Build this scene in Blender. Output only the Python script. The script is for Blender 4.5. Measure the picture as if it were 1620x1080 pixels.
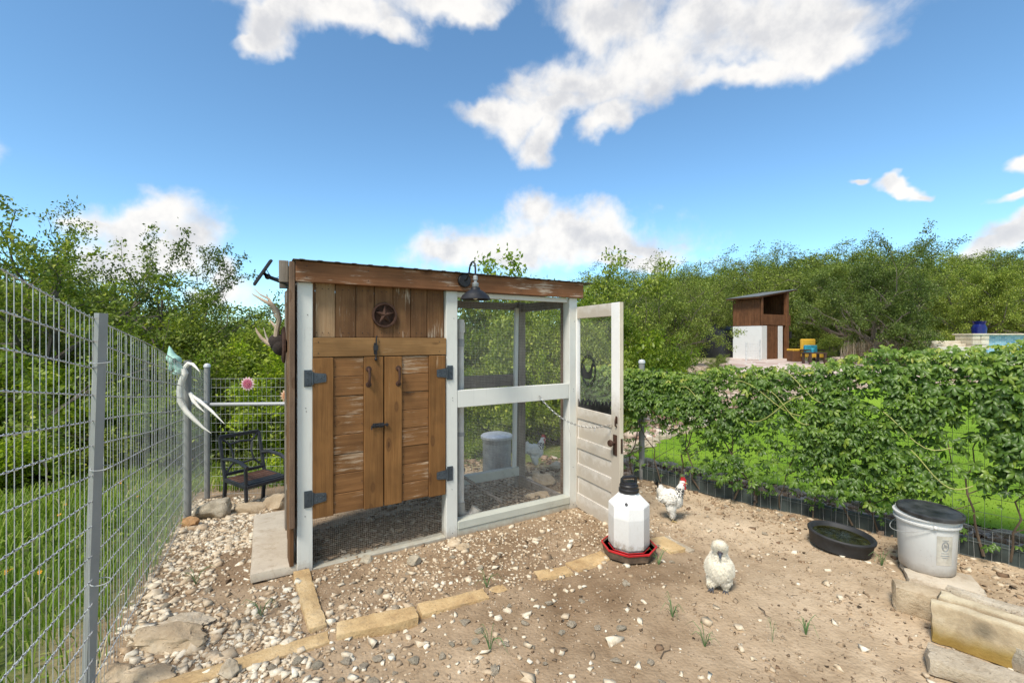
import bpy, math, random
import numpy as np
from mathutils import Vector, Matrix, Euler
R = math.radians
rnd = random.Random(7)
rng = np.random.default_rng(11)
scene = bpy.context.scene
for o in list(bpy.data.objects): bpy.data.objects.remove(o)
col = scene.collection

# ------------------------------------------------------------------ camera
EYE = 1.45
cam_d = bpy.data.cameras.new('camera'); cam = bpy.data.objects.new('camera', cam_d); col.objects.link(cam)
cam_d.sensor_width = 36; cam_d.lens = 16; cam_d.shift_y = -4 / 1620
cam_d.clip_start = .05; cam_d.clip_end = 1500
cam.location = (0, 0, EYE); cam.rotation_euler = (R(90), 0, 0)
scene.camera = cam
scene.view_settings.view_transform = 'Standard'; scene.view_settings.look = 'None'
scene.view_settings.gamma = 1; scene.view_settings.use_curve_mapping = False
scene.view_settings.exposure = 0.92

# ------------------------------------------------------------------ sun
SUN = Vector((-.34, -.60, .95)).normalized()
sd = bpy.data.lights.new('sun', 'SUN'); sd.energy = 2.5; sd.angle = R(16); sd.color = (1, .93, .82)
sun = bpy.data.objects.new('sun', sd); col.objects.link(sun)
sun.rotation_euler = (-SUN).to_track_quat('-Z', 'Y').to_euler(); sun.location = (5, -5, 12)

# ------------------------------------------------------------------ world: blue sky with cumulus
world = bpy.data.worlds.new('World'); scene.world = world; world.use_nodes = True
def build_world():
    nt = world.node_tree; nt.nodes.clear(); N = nt.nodes.new; L = nt.links.new
    out = N('ShaderNodeOutputWorld'); bg = N('ShaderNodeBackground'); L(bg.outputs[0], out.inputs[0])
    sky = N('ShaderNodeTexSky'); sky.sky_type = 'NISHITA'; sky.sun_disc = False
    sky.sun_elevation = math.asin(SUN.z); sky.sun_rotation = math.atan2(SUN.x, SUN.y)
    sky.air_density = 1.0; sky.dust_density = .0; sky.ozone_density = 2.0; sky.altitude = 1800
    bg.inputs[1].default_value = .125
    tc = N('ShaderNodeTexCoord')
    def math_(op, a, b=None, c=None, clamp=False):
        n = N('ShaderNodeMath'); n.operation = op; n.use_clamp = clamp
        for i, v in enumerate((a, b, c)):
            if v is None: continue
            if isinstance(v, (int, float)): n.inputs[i].default_value = v
            else: L(v, n.inputs[i])
        return n.outputs[0]
    def noise_(vec, sc, det, rough=.55, dist=0):
        n = N('ShaderNodeTexNoise'); n.inputs['Scale'].default_value = sc; n.inputs['Detail'].default_value = det
        n.inputs['Roughness'].default_value = rough; n.inputs['Distortion'].default_value = dist
        L(vec, n.inputs['Vector']); return n
    d0 = tc.outputs['Generated']
    nd = noise_(d0, 9, 4)
    s1 = N('ShaderNodeVectorMath'); s1.operation = 'SUBTRACT'; L(nd.outputs['Color'], s1.inputs[0]); s1.inputs[1].default_value = (.5, .5, .5)
    s2 = N('ShaderNodeVectorMath'); s2.operation = 'MULTIPLY_ADD'; L(s1.outputs[0], s2.inputs[0]); s2.inputs[1].default_value = (.12, .12, .12); L(d0, s2.inputs[2])
    d = s2.outputs[0]
    def blob(px, py, rx, ry, rot=0, back=None):
        c = Vector(((px - 810) / 720, 1, (536 - py) / 720)) if back is None else Vector(back)
        c.normalize()
        k = c.y if back is None else 1
        e1 = Vector((1, 0, 0)) if back is None else Vector((0, 0, 1)).cross(c).normalized()
        e1 = (e1 - c * e1.dot(c)).normalized(); e2 = c.cross(e1).normalized()
        if e2.z < 0: e2 = -e2
        a = R(rot); f1 = e1 * math.cos(a) + e2 * math.sin(a); f2 = c.cross(f1)
        M = Matrix((f1, f2, c)).transposed()
        m = N('ShaderNodeMapping'); m.vector_type = 'TEXTURE'; L(d, m.inputs['Vector'])
        m.inputs['Location'].default_value = c; m.inputs['Rotation'].default_value = M.to_euler()
        m.inputs['Scale'].default_value = (rx / 720 * k ** 1.4, ry / 720 * k ** 1.2, .45)
        ln = N('ShaderNodeVectorMath'); ln.operation = 'LENGTH'; L(m.outputs[0], ln.inputs[0])
        return math_('SUBTRACT', 1, ln.outputs['Value'])
    B = [(1180, 45, 230, 75, 4), (960, 35, 130, 60, -5), (1000, 110, 190, 60, 18), (1180, 110, 120, 36, 10), (860, 175, 110, 42, 12), (860, 215, 60, 34, 40), (790, 178, 80, 26, 8),
         (1320, 70, 90, 40, 10), (700, -10, 150, 40, 0),
         (560, 18, 130, 42, -8), (440, 38, 90, 36, 22), (620, 45, 60, 28, -10), (400, 60, 60, 18, 15), (740, 8, 80, 20, 0), (510, -30, 200, 50, 0),
         (870, 385, 210, 46, 0), (845, 338, 56, 48, -20), (930, 368, 140, 44, -10), (730, 388, 110, 32, 8), (800, 405, 150, 26, 0), (1010, 392, 90, 20, -4), (990, 412, 120, 18, 0),
         (235, 350, 125, 42, 6), (290, 372, 85, 50, 0), (150, 350, 60, 16, 0), (355, 420, 36, 34, 50), (250, 400, 110, 45, 0), (180, 420, 90, 40, 0), (345, 455, 60, 26, 0),
         (1612, 252, 30, 20, 10), (1600, 322, 40, 16, 5), (1600, 375, 55, 24, 0), (1345, 297, 22, 9, 10), (1412, 299, 40, 12, 0), (1440, 302, 24, 8, 0), (1560, 395, 60, 20, 0), (1330, 30, 70, 30, 20), (900, 125, 120, 48, 20), (960, 190, 70, 30, 30),
         (1700, 80, 60, 18, 0), (-120, 250, 120, 40, 10)]
    BB = [((-.9, -.3, .35), 300, 110), ((-.4, -.9, .45), 420, 160), ((.1, -.9, .9), 420, 200), ((-.2, -.5, 1.6), 420, 240), ((.6, -.8, .4), 260, 80), ((.9, -.1, .6), 220, 80), ((-.6, .2, 1.0), 220, 90),  # unseen clouds outside the view, enlarged to add white fill light
          ((.1, -.3, 1.2), 260, 100), ((1, .3, .25), 200, 45), ((-.1, -1, .2), 260, 50), ((.8, -.5, .15), 200, 40), ((-1, -.6, .15), 240, 45)]
    field = None
    for b in B:
        v = blob(*b)
        field = v if field is None else math_('SMOOTH_MAX', field, v, .12)
    for c, rx, ry in BB:
        field = math_('SMOOTH_MAX', field, blob(0, 0, rx, ry, 0, back=c), .12)
    n1 = noise_(d0, 7, 9, .62, .3).outputs['Fac']; n2 = noise_(d0, 26, 8, .6).outputs['Fac']
    upv = N('ShaderNodeVectorMath'); upv.operation = 'ADD'; L(d0, upv.inputs[0]); upv.inputs[1].default_value = (-.012, .0, .05)
    na = noise_(d0, 10, 5, .55).outputs['Fac']; nb_ = noise_(upv.outputs[0], 10, 5, .55).outputs['Fac']; lit = math_('SUBTRACT', na, nb_)
    f = math_('ADD', field, math_('MULTIPLY', math_('SUBTRACT', n1, .5), 1.5))
    f = math_('ADD', f, math_('MULTIPLY', math_('SUBTRACT', n2, .5), .42))
    mr = N('ShaderNodeMapRange'); mr.interpolation_type = 'SMOOTHSTEP'; L(f, mr.inputs[0])
    mr.inputs[1].default_value = -.16; mr.inputs[2].default_value = .60
    # cloud body: bright rims, greyer cores underneath
    sh = N('ShaderNodeMapRange'); sh.interpolation_type = 'SMOOTHSTEP'; L(math_('ADD', math_('ADD', math_('MULTIPLY', f, .30), math_('MULTIPLY', lit, -2.6)), math_('MULTIPLY', math_('SUBTRACT', n2, .5), 1.3)), sh.inputs[0])
    sh.inputs[1].default_value = -.25; sh.inputs[2].default_value = .95
    cc = N('ShaderNodeMix'); cc.data_type = 'RGBA'; L(sh.outputs[0], cc.inputs[0])
    cc.inputs[6].default_value = (4.4, 4.3, 4.15, 1); cc.inputs[7].default_value = (3.0, 3.03, 3.15, 1)
    tint = N('ShaderNodeMix'); tint.data_type = 'RGBA'; tint.blend_type = 'MULTIPLY'; tint.inputs[0].default_value = 1
    L(sky.outputs[0], tint.inputs[6]); tint.inputs[7].default_value = (.78, 1.0, 1.0, 1)
    mx = N('ShaderNodeMix'); mx.data_type = 'RGBA'; L(math_('MULTIPLY', mr.outputs[0], .97), mx.inputs[0])
    L(tint.outputs[2], mx.inputs[6]); L(cc.outputs[2], mx.inputs[7])
    L(mx.outputs[2], bg.inputs[0])
build_world()

# ------------------------------------------------------------------ survey helpers
def gz(x, y):
    """height of the terrain (works on numbers and arrays)"""
    x = np.asarray(x, float); y = np.asarray(y, float)
    s = np.maximum(0, (-.6 * x + .8 * y) - 3.2)
    left = -.12 * s
    left = np.maximum(left, -1.3 - .002 * s)
    w = np.clip((x - .12 * y - .2) / 1.4, 0, 1); w = w * w * (3 - 2 * w)
    t = np.clip((y - 7.5) / 6.5, 0, 1); t = t * t * (3 - 2 * t)
    hill = np.clip((y - 20) / 60, 0, 1); hill = hill * hill * (3 - 2 * hill)
    side = np.clip((x + 5) / 45, 0, 1)
    right = .68 * t + hill * (2 + 6 * side)
    lh = np.clip((y - 25) / 70, 0, 1)
    left = left + lh * lh * 3
    return left * (1 - w) + right * w
def g(x, y): return float(gz(x, y))
def ray(px, Y): return (px - 810) / 720 * Y
def zat(py, Y): return EYE - (py - 536) / 720 * Y
def P(px, py):
    """ground point seen in that direction"""
    z = 0.
    for _ in range(12):
        Y = (EYE - z) * 720 / (py - 536); x = ray(px, Y); z = .5 * z + .5 * g(x, Y)
    return Vector((x, Y, z))

# ------------------------------------------------------------------ mesh helpers
class MB:
    def __init__(s): s.v = []; s.f = []
    def add(s, vs, fs, M=None):
        n = len(s.v)
        for v in vs:
            v = Vector(v); s.v.append(tuple(M @ v) if M is not None else tuple(v))
        s.f += [tuple(i + n for i in f) for f in fs]; return s
    def box(s, c, d, M=None, ch=.002):
        hx, hy, hz = d[0] / 2, d[1] / 2, d[2] / 2; ch = min(ch, hx * .45, hy * .45, hz * .45)
        vs = []; idx = {}
        for sx in (-1, 1):
            for sy in (-1, 1):
                for sz in (-1, 1):
                    for a in range(3):
                        p = [sx * (hx - (a != 0) * ch), sy * (hy - (a != 1) * ch), sz * (hz - (a != 2) * ch)]
                        idx[(sx, sy, sz, a)] = len(vs); vs.append(Vector(p))
        fs = []
        def face(ks):
            ids = [idx[k] for k in ks]; n = Vector((0, 0, 0)); ctr = sum((vs[i] for i in ids), Vector()) / len(ids)
            n = (vs[ids[1]] - vs[ids[0]]).cross(vs[ids[2]] - vs[ids[0]])
            fs.append(tuple(ids if n.dot(ctr) > 0 else ids[::-1]))
        for a in range(3):
            b, c2 = [k for k in range(3) if k != a]
            for s1 in (-1, 1):
                q = []
                for (t, u) in ((-1, -1), (1, -1), (1, 1), (-1, 1)):
                    k = [0, 0, 0]; k[a] = s1; k[b] = t; k[c2] = u; q.append((*k, a))
                face(q)
        for a in range(3):
            b, c2 = [k for k in range(3) if k != a]
            for t in (-1, 1):
                for u in (-1, 1):
                    def K(sa, ax):
                        k = [0, 0, 0]; k[a] = sa; k[b] = t; k[c2] = u; return (*k, ax)
                    face([K(-1, b), K(1, b), K(1, c2), K(-1, c2)])
        for sx in (-1, 1):
            for sy in (-1, 1):
                for sz in (-1, 1): face([(sx, sy, sz, 0), (sx, sy, sz, 1), (sx, sy, sz, 2)])
        T = Matrix.Translation(Vector(c)); return s.add(vs, fs, T if M is None else M @ T)
    def bar(s, p0, p1, w, t, up=(0, 0, 1), ch=.002):
        """box running p0-p1, width w across, thickness t along 'up'"""
        p0 = Vector(p0); p1 = Vector(p1); x = (p1 - p0); L = x.length; x.normalize(); z = Vector(up); y = z.cross(x)
        if y.length < 1e-4: y = Vector((0, 1, 0)).cross(x)
        y.normalize(); z = x.cross(y)
        M = Matrix((x, y, z)).transposed().to_4x4(); M.translation = (p0 + p1) / 2
        return s.box((0, 0, 0), (L, w, t), M, ch)
    def tube(s, pts, r, n=8, cap=True, M=None):
        pts = [Vector(p) for p in pts]; k = len(pts); rs = r if hasattr(r, '__len__') else [r] * k
        vs = []; fs = []; t0 = (pts[1] - pts[0]).normalized()
        u = t0.orthogonal().normalized()
        for i, p in enumerate(pts):
            t = (pts[min(i + 1, k - 1)] - pts[max(i - 1, 0)]).normalized()
            u = (u - t * u.dot(t)); u = u.normalized() if u.length > 1e-6 else t.orthogonal().normalized(); w = t.cross(u)
            for j in range(n):
                a = 2 * math.pi * j / n; vs.append(p + (u * math.cos(a) + w * math.sin(a)) * rs[i])
        for i in range(k - 1):
            for j in range(n):
                a = i * n + j; b = i * n + (j + 1) % n; fs.append((a, b, b + n, a + n))
        if cap: fs.append(tuple(range(n))[::-1]); fs.append(tuple((k - 1) * n + j for j in range(n)))
        return s.add(vs, fs, M)
    def lathe(s, prof, n=24, M=None, a0=0., squash=1):
        vs = []; fs = []
        for r, z in prof:
            for j in range(n):
                a = a0 + 2 * math.pi * j / n; vs.append((r * math.cos(a), r * math.sin(a) * squash, z))
        for i in range(len(prof) - 1):
            for j in range(n):
                a = i * n + j; b = i * n + (j + 1) % n; fs.append((a, b, b + n, a + n))
        if prof[0][0] > 1e-5: fs.append(tuple(range(n))[::-1])
        if prof[-1][0] > 1e-5: fs.append(tuple((len(prof) - 1) * n + j for j in range(n)))
        return s.add(vs, fs, M)
    def ell(s, c, r, M=None, n=10, rot=None):
        prof = [(max(math.sin(math.pi * i / n), 1e-4 if 0 < i < n else 0.00001), -math.cos(math.pi * i / n)) for i in range(n + 1)]
        T = Matrix.Translation(Vector(c)) @ ((rot or Euler((0, 0, 0))).to_matrix().to_4x4()) @ Matrix.Diagonal((*r, 1))
        return s.lathe(prof, max(8, n + 2), T if M is None else M @ T)
    def prism(s, outline, z0, z1, M=None):
        n = len(outline); vs = [(x, y, z0) for x, y in outline] + [(x, y, z1) for x, y in outline]
        fs = [tuple(range(n))[::-1], tuple(range(n, 2 * n))] + [(i, (i + 1) % n, (i + 1) % n + n, i + n) for i in range(n)]
        return s.add(vs, fs, M)
    def mesh(s, name, mat=None, smooth=False):
        me = bpy.data.meshes.new(name); me.from_pydata(s.v, [], s.f)
        if mat: me.materials.append(mat)
        if smooth:
            me.polygons.foreach_set('use_smooth', [True] * len(me.polygons))
            try: me.set_sharp_from_angle(angle=R(38))
            except Exception: pass
        me.update(); return me
    def build(s, name, mat, parent=None, smooth=False, **kw): return obj(name, s.mesh(name, mat, smooth), parent, **kw)

def obj(name, me, parent=None, loc=None, rot=None, **kw):
    o = bpy.data.objects.new(name, me); col.objects.link(o)
    if parent is not None: o.parent = parent
    if loc is not None: o.location = loc
    if rot is not None: o.rotation_euler = rot
    for k, v in kw.items(): o[k] = v
    return o
def thing(name, label, cat, loc=(0, 0, 0), rotz=0, group=None, scale=None):
    o = bpy.data.objects.new(name, None); col.objects.link(o); o.empty_display_size = .1
    o.location = loc; o.rotation_euler = (0, 0, rotz); o['label'] = label; o['category'] = cat
    if group: o['group'] = group
    if scale: o.scale = (scale,) * 3 if not hasattr(scale, '__len__') else scale
    return o
def tag(o, label, cat, group=None):
    o['label'] = label; o['category'] = cat
    if group: o['group'] = group
    return o
def copy_tree(o, parent=None):
    c = o.copy(); col.objects.link(c)
    if parent is not None: c.parent = parent
    for ch in list(o.children): copy_tree(ch, c)
    return c
def fast(name, V, F, mat, tint=None, smooth=False):
    V = np.ascontiguousarray(V, np.float32); F = np.ascontiguousarray(F, np.int32); me = bpy.data.meshes.new(name)
    k = F.shape[1]; me.vertices.add(len(V)); me.vertices.foreach_set('co', V.ravel())
    me.loops.add(F.size); me.loops.foreach_set('vertex_index', F.ravel())
    me.polygons.add(len(F)); me.polygons.foreach_set('loop_start', np.arange(0, F.size, k, dtype=np.int32))
    if smooth: me.polygons.foreach_set('use_smooth', np.ones(len(F), bool))
    if tint is not None:
        a = me.attributes.new('tint', 'FLOAT', 'POINT'); a.data.foreach_set('value', np.ascontiguousarray(tint, np.float32))
    if mat: me.materials.append(mat)
    me.update(calc_edges=True); me.validate(); return me
def wires_np(P0, P1, r, n=4):
    """straight thin prisms, many at once"""
    P0 = np.asarray(P0, float); P1 = np.asarray(P1, float); d = P1 - P0; d /= np.linalg.norm(d, axis=1)[:, None] + 1e-9
    a = np.where(np.abs(d[:, 2:3]) < .8, np.array([[0, 0, 1.]]), np.array([[1., 0, 0]])); u = np.cross(d, a); u /= np.linalg.norm(u, axis=1)[:, None]; w = np.cross(d, u)
    r = np.broadcast_to(np.asarray(r, float), (len(P0),))[:, None]
    ring = [u * math.cos(2 * math.pi * j / n) * r + w * math.sin(2 * math.pi * j / n) * r for j in range(n)]
    V = np.stack([P0 + q for q in ring] + [P1 + q for q in ring], 1).reshape(-1, 3)
    base = np.arange(len(P0))[:, None, None] * 2 * n
    F = np.array([[j, (j + 1) % n, (j + 1) % n + n, j + n] for j in range(n)])[None] + base
    return V, F.reshape(-1, 4)
def merge(parts):
    V = []; F = []; n = 0
    for v, f in parts: V.append(v); F.append(f + n); n += len(v)
    return np.concatenate(V), np.concatenate(F)

# ------------------------------------------------------------------ materials
def newmat(name):
    m = bpy.data.materials.new(name); m.use_nodes = True; nt = m.node_tree
    b = nt.nodes['Principled BSDF']; return m, nt, b
class NT:
    def __init__(s, nt): s.nt = nt; s.N = nt.nodes.new; s.L = nt.links.new
    def tex(s, kind='Object', scale=(1, 1, 1), rand=0):
        tc = s.N('ShaderNodeTexCoord'); mp = s.N('ShaderNodeMapping'); mp.inputs['Scale'].default_value = scale
        src = tc.outputs[kind]
        if rand:
            oi = s.N('ShaderNodeObjectInfo'); m = s.N('ShaderNodeVectorMath'); m.operation = 'MULTIPLY_ADD'
            cb = s.N('ShaderNodeCombineXYZ')
            for i in range(3): s.L(oi.outputs['Random'], cb.inputs[i])
            s.L(cb.outputs[0], m.inputs[0]); m.inputs[1].default_value = (rand, rand * .7, rand * 1.3); s.L(src, m.inputs[2]); src = m.outputs[0]
        s.L(src, mp.inputs[0]); return mp.outputs[0]
    def noise(s, vec, sc, det=4, rough=.5, dist=0):
        n = s.N('ShaderNodeTexNoise'); n.inputs['Scale'].default_value = sc; n.inputs['Detail'].default_value = det
        n.inputs['Roughness'].default_value = rough; n.inputs['Distortion'].default_value = dist; s.L(vec, n.inputs['Vector']); return n.outputs['Fac']
    def vor(s, vec, sc, feat='F1', out='Distance'):
        n = s.N('ShaderNodeTexVoronoi'); n.feature = feat; n.inputs['Scale'].default_value = sc; s.L(vec, n.inputs['Vector']); return n.outputs[out]
    def ramp(s, fac, stops):
        n = s.N('ShaderNodeValToRGB'); s.L(fac, n.inputs[0]); e = n.color_ramp.elements
        while len(e) < len(stops): e.new(.5)
        for el, (p, c) in zip(e, stops):
            el.position = p; el.color = (*c, 1) if hasattr(c, '__len__') else (c, c, c, 1)
        return n.outputs[0]
    def mix(s, f, a, b, mode='MIX'):
        n = s.N('ShaderNodeMix'); n.data_type = 'RGBA'; n.blend_type = mode
        for i, v in ((0, f), (6, a), (7, b)):
            if isinstance(v, (int, float)): n.inputs[i].default_value = v
            elif isinstance(v, tuple): n.inputs[i].default_value = (*v, 1)
            else: s.L(v, n.inputs[i])
        return n.outputs[2]
    def math(s, op, a, b=0, clamp=False):
        n = s.N('ShaderNodeMath'); n.operation = op; n.use_clamp = clamp
        for i, v in enumerate((a, b)):
            if isinstance(v, (int, float)): n.inputs[i].default_value = v
            else: s.L(v, n.inputs[i])
        return n.outputs[0]
    def bump(s, b, h, st=.3, dist=.01):
        n = s.N('ShaderNodeBump'); n.inputs['Strength'].default_value = st; n.inputs['Distance'].default_value = dist
        s.L(h, n.inputs['Height']); s.L(n.outputs[0], b.inputs['Normal'])
    def rnd(s): return s.N('ShaderNodeObjectInfo').outputs['Random']
    def attr(s, name='tint'):
        n = s.N('ShaderNodeAttribute'); n.attribute_name = name; return n.outputs['Fac']
def wood(name, c1, c2, axis=2, pale=None, pale_amt=.5, rough=.75, knots=True):
    m, nt, b = newmat(name); t = NT(nt); sc = [26, 26, 26]; sc[axis] = 1.3
    v = t.tex('Object', tuple(sc), rand=9)
    n1 = t.noise(v, 1.0, 6, .6, .6); v2 = t.tex('Object', tuple(k * 5 if i != axis else 4 for i, k in enumerate(sc)), rand=5); n2 = t.noise(v2, 1.2, 5, .6)
    c = t.mix(t.ramp(n1, [(.3, 0), (.7, 1)]), c1, c2)
    c = t.mix(t.math('MULTIPLY', t.ramp(n2, [(.45, 0), (.75, 1)]), .45), c, tuple(k * .45 for k in c1))
    big = t.noise(t.tex('Object', (5, 5, 5), rand=7), 1, 3)
    c = t.mix(t.math('MULTIPLY', t.ramp(big, [(.35, 1), (.6, 0)]), .45), c, tuple(k * .5 for k in c1))
    # per board tone
    rr = t.rnd(); c = t.mix(t.ramp(rr, [(0, 0), (1, .5)]), c, t.mix(1.0, c, (.62, .6, .58), 'MULTIPLY'))
    if knots:
        ks = [8, 8, 8]; ks[axis] = 3.2
        kd = t.vor(t.tex('Object', tuple(ks), rand=3), 1.0)
        c = t.mix(t.ramp(kd, [(.05, .9), (.09, .35), (.13, .55), (.17, 0)]), c, (.075, .032, .012))
    if pale:
        pv = [30, 30, 30]; pv[axis] = 5
        pv = [p_ * (2.2 if i_ != axis else 1.0) for i_, p_ in enumerate(pv)]; pn = t.noise(t.tex('Object', tuple(pv), rand=11), 1.0, 9, .75, .2); pb = t.noise(t.tex('Object', (4, 4, 4), rand=6), 1, 2)
        f = t.math('ADD', pn, t.math('MULTIPLY', t.math('SUBTRACT', pb, .5), .55))
        c = t.mix(t.ramp(f, [(.70 - .24 * pale_amt, 0), (.80 - .24 * pale_amt, .7)]), c, pale)
    nt.links.new(c, b.inputs['Base Color']); b.inputs['Roughness'].default_value = rough; b.inputs['Specular IOR Level'].default_value = .25
    t.bump(b, n2, .35, .003); return m
def paint(name, c, dirt=(.25, .2, .14), amt=.3, rough=.6, low=0, splash=0):
    m, nt, b = newmat(name); t = NT(nt); v = t.tex('Object', (1, 1, 1), rand=5)
    n1 = t.noise(v, 5, 5, .6); n2 = t.noise(v, 60, 5, .7)
    k = t.mix(t.math('MULTIPLY', t.ramp(n1, [(.4, 0), (.75, 1)]), amt), c, tuple(x * .72 for x in c))
    k = t.mix(t.ramp(t.math('MULTIPLY', n2, n1), [(.37, 0), (.44, amt * 1.6)]), k, dirt)
    if low:  # splashed mud near the bottom of the thing
        tc = t.N('ShaderNodeTexCoord'); sp = t.N('ShaderNodeSeparateXYZ'); t.L(tc.outputs['Object'], sp.inputs[0])
        h = t.math('ADD', t.math('DIVIDE', sp.outputs[2], low), t.math('MULTIPLY', t.noise(v, 14, 6, .7), .8))
        k = t.mix(t.ramp(h, [(.35, .75), (1.0, 0)]), k, dirt)
    if splash:
        ge = t.N('ShaderNodeNewGeometry'); sp2 = t.N('ShaderNodeSeparateXYZ'); t.L(ge.outputs['Position'], sp2.inputs[0])
        h2_ = t.math('ADD', t.math('DIVIDE', sp2.outputs[2], splash), t.math('MULTIPLY', t.noise(v, 22, 6, .7), 1.1)); k = t.mix(t.ramp(h2_, [(.45, .7), (1.0, 0)]), k, (.30, .225, .15))
    gz_ = t.noise(t.tex('Object', (70, 70, 3), rand=4), 1, 6, .7); k = t.mix(t.ramp(gz_, [(.60, 0), (.70, .4)]), k, tuple(x * .55 for x in c))
    nt.links.new(k, b.inputs['Base Color']); b.inputs['Roughness'].default_value = rough
    gv = t.tex('Object', (60, 60, 6)); t.bump(b, t.noise(gv, 1, 4), .15, .002); return m
def plain(name, c, rough=.5, metal=0, var=.25, vs=20, bump=.1, spec=.5):
    m, nt, b = newmat(name); t = NT(nt); n = t.noise(t.tex('Object', rand=4), vs, 5, .6)
    k = t.mix(t.ramp(n, [(.3, 0), (.7, 1)]), tuple(x * (1 - var) for x in c), tuple(min(1, x * (1 + var * .6)) for x in c))
    nt.links.new(k, b.inputs['Base Color']); b.inputs['Roughness'].default_value = rough; b.inputs['Metallic'].default_value = metal
    b.inputs['Specular IOR Level'].default_value = spec
    if bump: t.bump(b, n, bump, .002)
    return m
def leafmat(name, stops, trans=.35, gloss=.06, rough=.45, perobj=.25):
    m = bpy.data.materials.new(name); m.use_nodes = True; nt = m.node_tree; nt.nodes.clear(); t = NT(nt)
    c = t.ramp(t.attr(), stops)
    if perobj: c = t.mix(1., c, t.ramp(t.rnd(), [(0, (1 - perobj * 1.3, 1 - perobj * 1.15, 1 - perobj * .8)), (.5, (1, 1, 1)), (1, (1 + perobj * .9, 1 + perobj * .75, 1 - perobj * .2))]), 'MULTIPLY')
    d = t.N('ShaderNodeBsdfDiffuse'); tr = t.N('ShaderNodeBsdfTranslucent'); gl = t.N('ShaderNodeBsdfGlossy'); gl.inputs['Roughness'].default_value = rough
    t.L(c, d.inputs[0]); tc = t.mix(1., c, (1.5, 1.6, .8), 'MULTIPLY'); t.L(tc, tr.inputs[0])
    m1 = t.N('ShaderNodeMixShader'); m1.inputs[0].default_value = trans; t.L(d.outputs[0], m1.inputs[1]); t.L(tr.outputs[0], m1.inputs[2])
    m2 = t.N('ShaderNodeMixShader'); m2.inputs[0].default_value = gloss * .45; t.L(m1.outputs[0], m2.inputs[1]); t.L(gl.outputs[0], m2.inputs[2])
    o = t.N('ShaderNodeOutputMaterial'); t.L(m2.outputs[0], o.inputs[0]); return m
def stone(name, stops, sc=3, bump=.6, bd=.012):
    m, nt, b = newmat(name); t = NT(nt); v = t.tex('Object', rand=8)
    n1 = t.noise(v, sc, 8, .65, .4); n2 = t.noise(v, sc * 14, 6, .7)
    c = t.ramp(t.math('ADD', t.math('MULTIPLY', n1, .75), t.math('MULTIPLY', n2, .25)), stops)
    pit = t.ramp(t.vor(v, 38), [(.05, 1), (.13, 0)]); c = t.mix(t.math('MULTIPLY', pit, .5), c, (.14, .10, .06)); c = t.mix(t.ramp(t.noise(v, sc * 3.5, 7, .75, .5), [(.52, 0), (.66, .55)]), c, (.30, .22, .14))
    nt.links.new(c, b.inputs['Base Color']); b.inputs['Roughness'].default_value = .9; b.inputs['Specular IOR Level'].default_value = .15
    t.bump(b, t.math('ADD', t.math('ADD', n1, t.math('MULTIPLY', n2, .9)), t.math('MULTIPLY', pit, -.5)), min(1, bump * 1.4), bd * 1.3); return m

M = {}
M['stain_v'] = wood('stained_wood_upright', (.20, .092, .028), (.31, .152, .050), 2, (.5, .38, .25), .12)
M['stain_h'] = wood('stained_wood_level', (.195, .090, .031), (.315, .153, .057), 0, (.46, .35, .24), .56)
M['stain_beam'] = wood('stained_beam', (.18, .078, .032), (.28, .125, .055), 0, (.55, .46, .36), .52)
M['old_v'] = wood('weathered_upright', (.14, .066, .027), (.26, .135, .058), 2, (.50, .42, .32), .45)
M['header'] = wood('weathered_header', (.24, .125, .045), (.34, .19, .075), 0, (.48, .38, .24), .3)
M['greywood_v'] = wood('grey_weathered_upright', (.20, .165, .13), (.32, .27, .22), 2, (.45, .42, .38), .3)
M['greywood_h'] = wood('grey_weathered_level', (.20, .17, .14), (.33, .29, .25), 0, (.45, .42, .38), .3)
M['brown_v'] = wood('brown_post', (.16, .10, .065), (.26, .17, .11), 2)
M['white'] = paint('white_paint', (.66, .66, .61), amt=.28, splash=.16)
M['sill'] = paint('sage_white_paint', (.50, .51, .44), amt=.5, splash=.10)
M['door_white'] = paint('old_door_paint', (.84, .82, .79), (.36, .29, .20), .16, low=.34)
M['door_edge'] = paint('old_door_edge', (.62, .55, .42), (.2, .1, .05), .8)
M['galv'] = plain('galvanised_steel', (.60, .61, .61), .45, .15, .3, 14, .15)
M['galv_dull'] = plain('dull_galvanised_post', (.33, .34, .34), .55, .45, .35, 9, .2)
M['wire'] = plain('galvanised_wire', (.52, .53, .52), .45, .25, .25, 30, 0)
M['skirt_wire'] = plain('soiled_mesh_wire', (.36, .31, .25), .7, 0, .3, 30, 0)
M['mesh_wire'] = plain('hardware_cloth_wire', (.50, .49, .46), .6, .0, .2, 30, 0)
M['black'] = plain('black_plastic', (.018, .018, .02), .38, 0, .4, 20, .1)
M['blackmetal'] = plain('black_iron', (.02, .02, .023), .5, .3, .4, 30, .2)
M['hinge'] = plain('slate_hinge_metal', (.07, .085, .10), .5, .5, .4, 25, .2)
M['rust'] = plain('rusty_iron', (.075, .035, .022), .8, .3, .5, 30, .5)
M['rubber'] = plain('dusty_black_rubber', (.025, .026, .028), .65, 0, .6, 8, .4)
M['lid'] = plain('scuffed_black_lid', (.04, .042, .044), .45, 0, .9, 12, .4)
M['red'] = plain('red_plastic', (.50, .015, .02), .4, 0, .3, 12, .1)
M['mudred'] = plain('muddy_tray_side', (.15, .10, .065), .8, 0, .6, 18, .4)
M['solar'] = plain('dark_solar_glass', (.012, .014, .02), .2, 0, .2, 10, 0)
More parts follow.
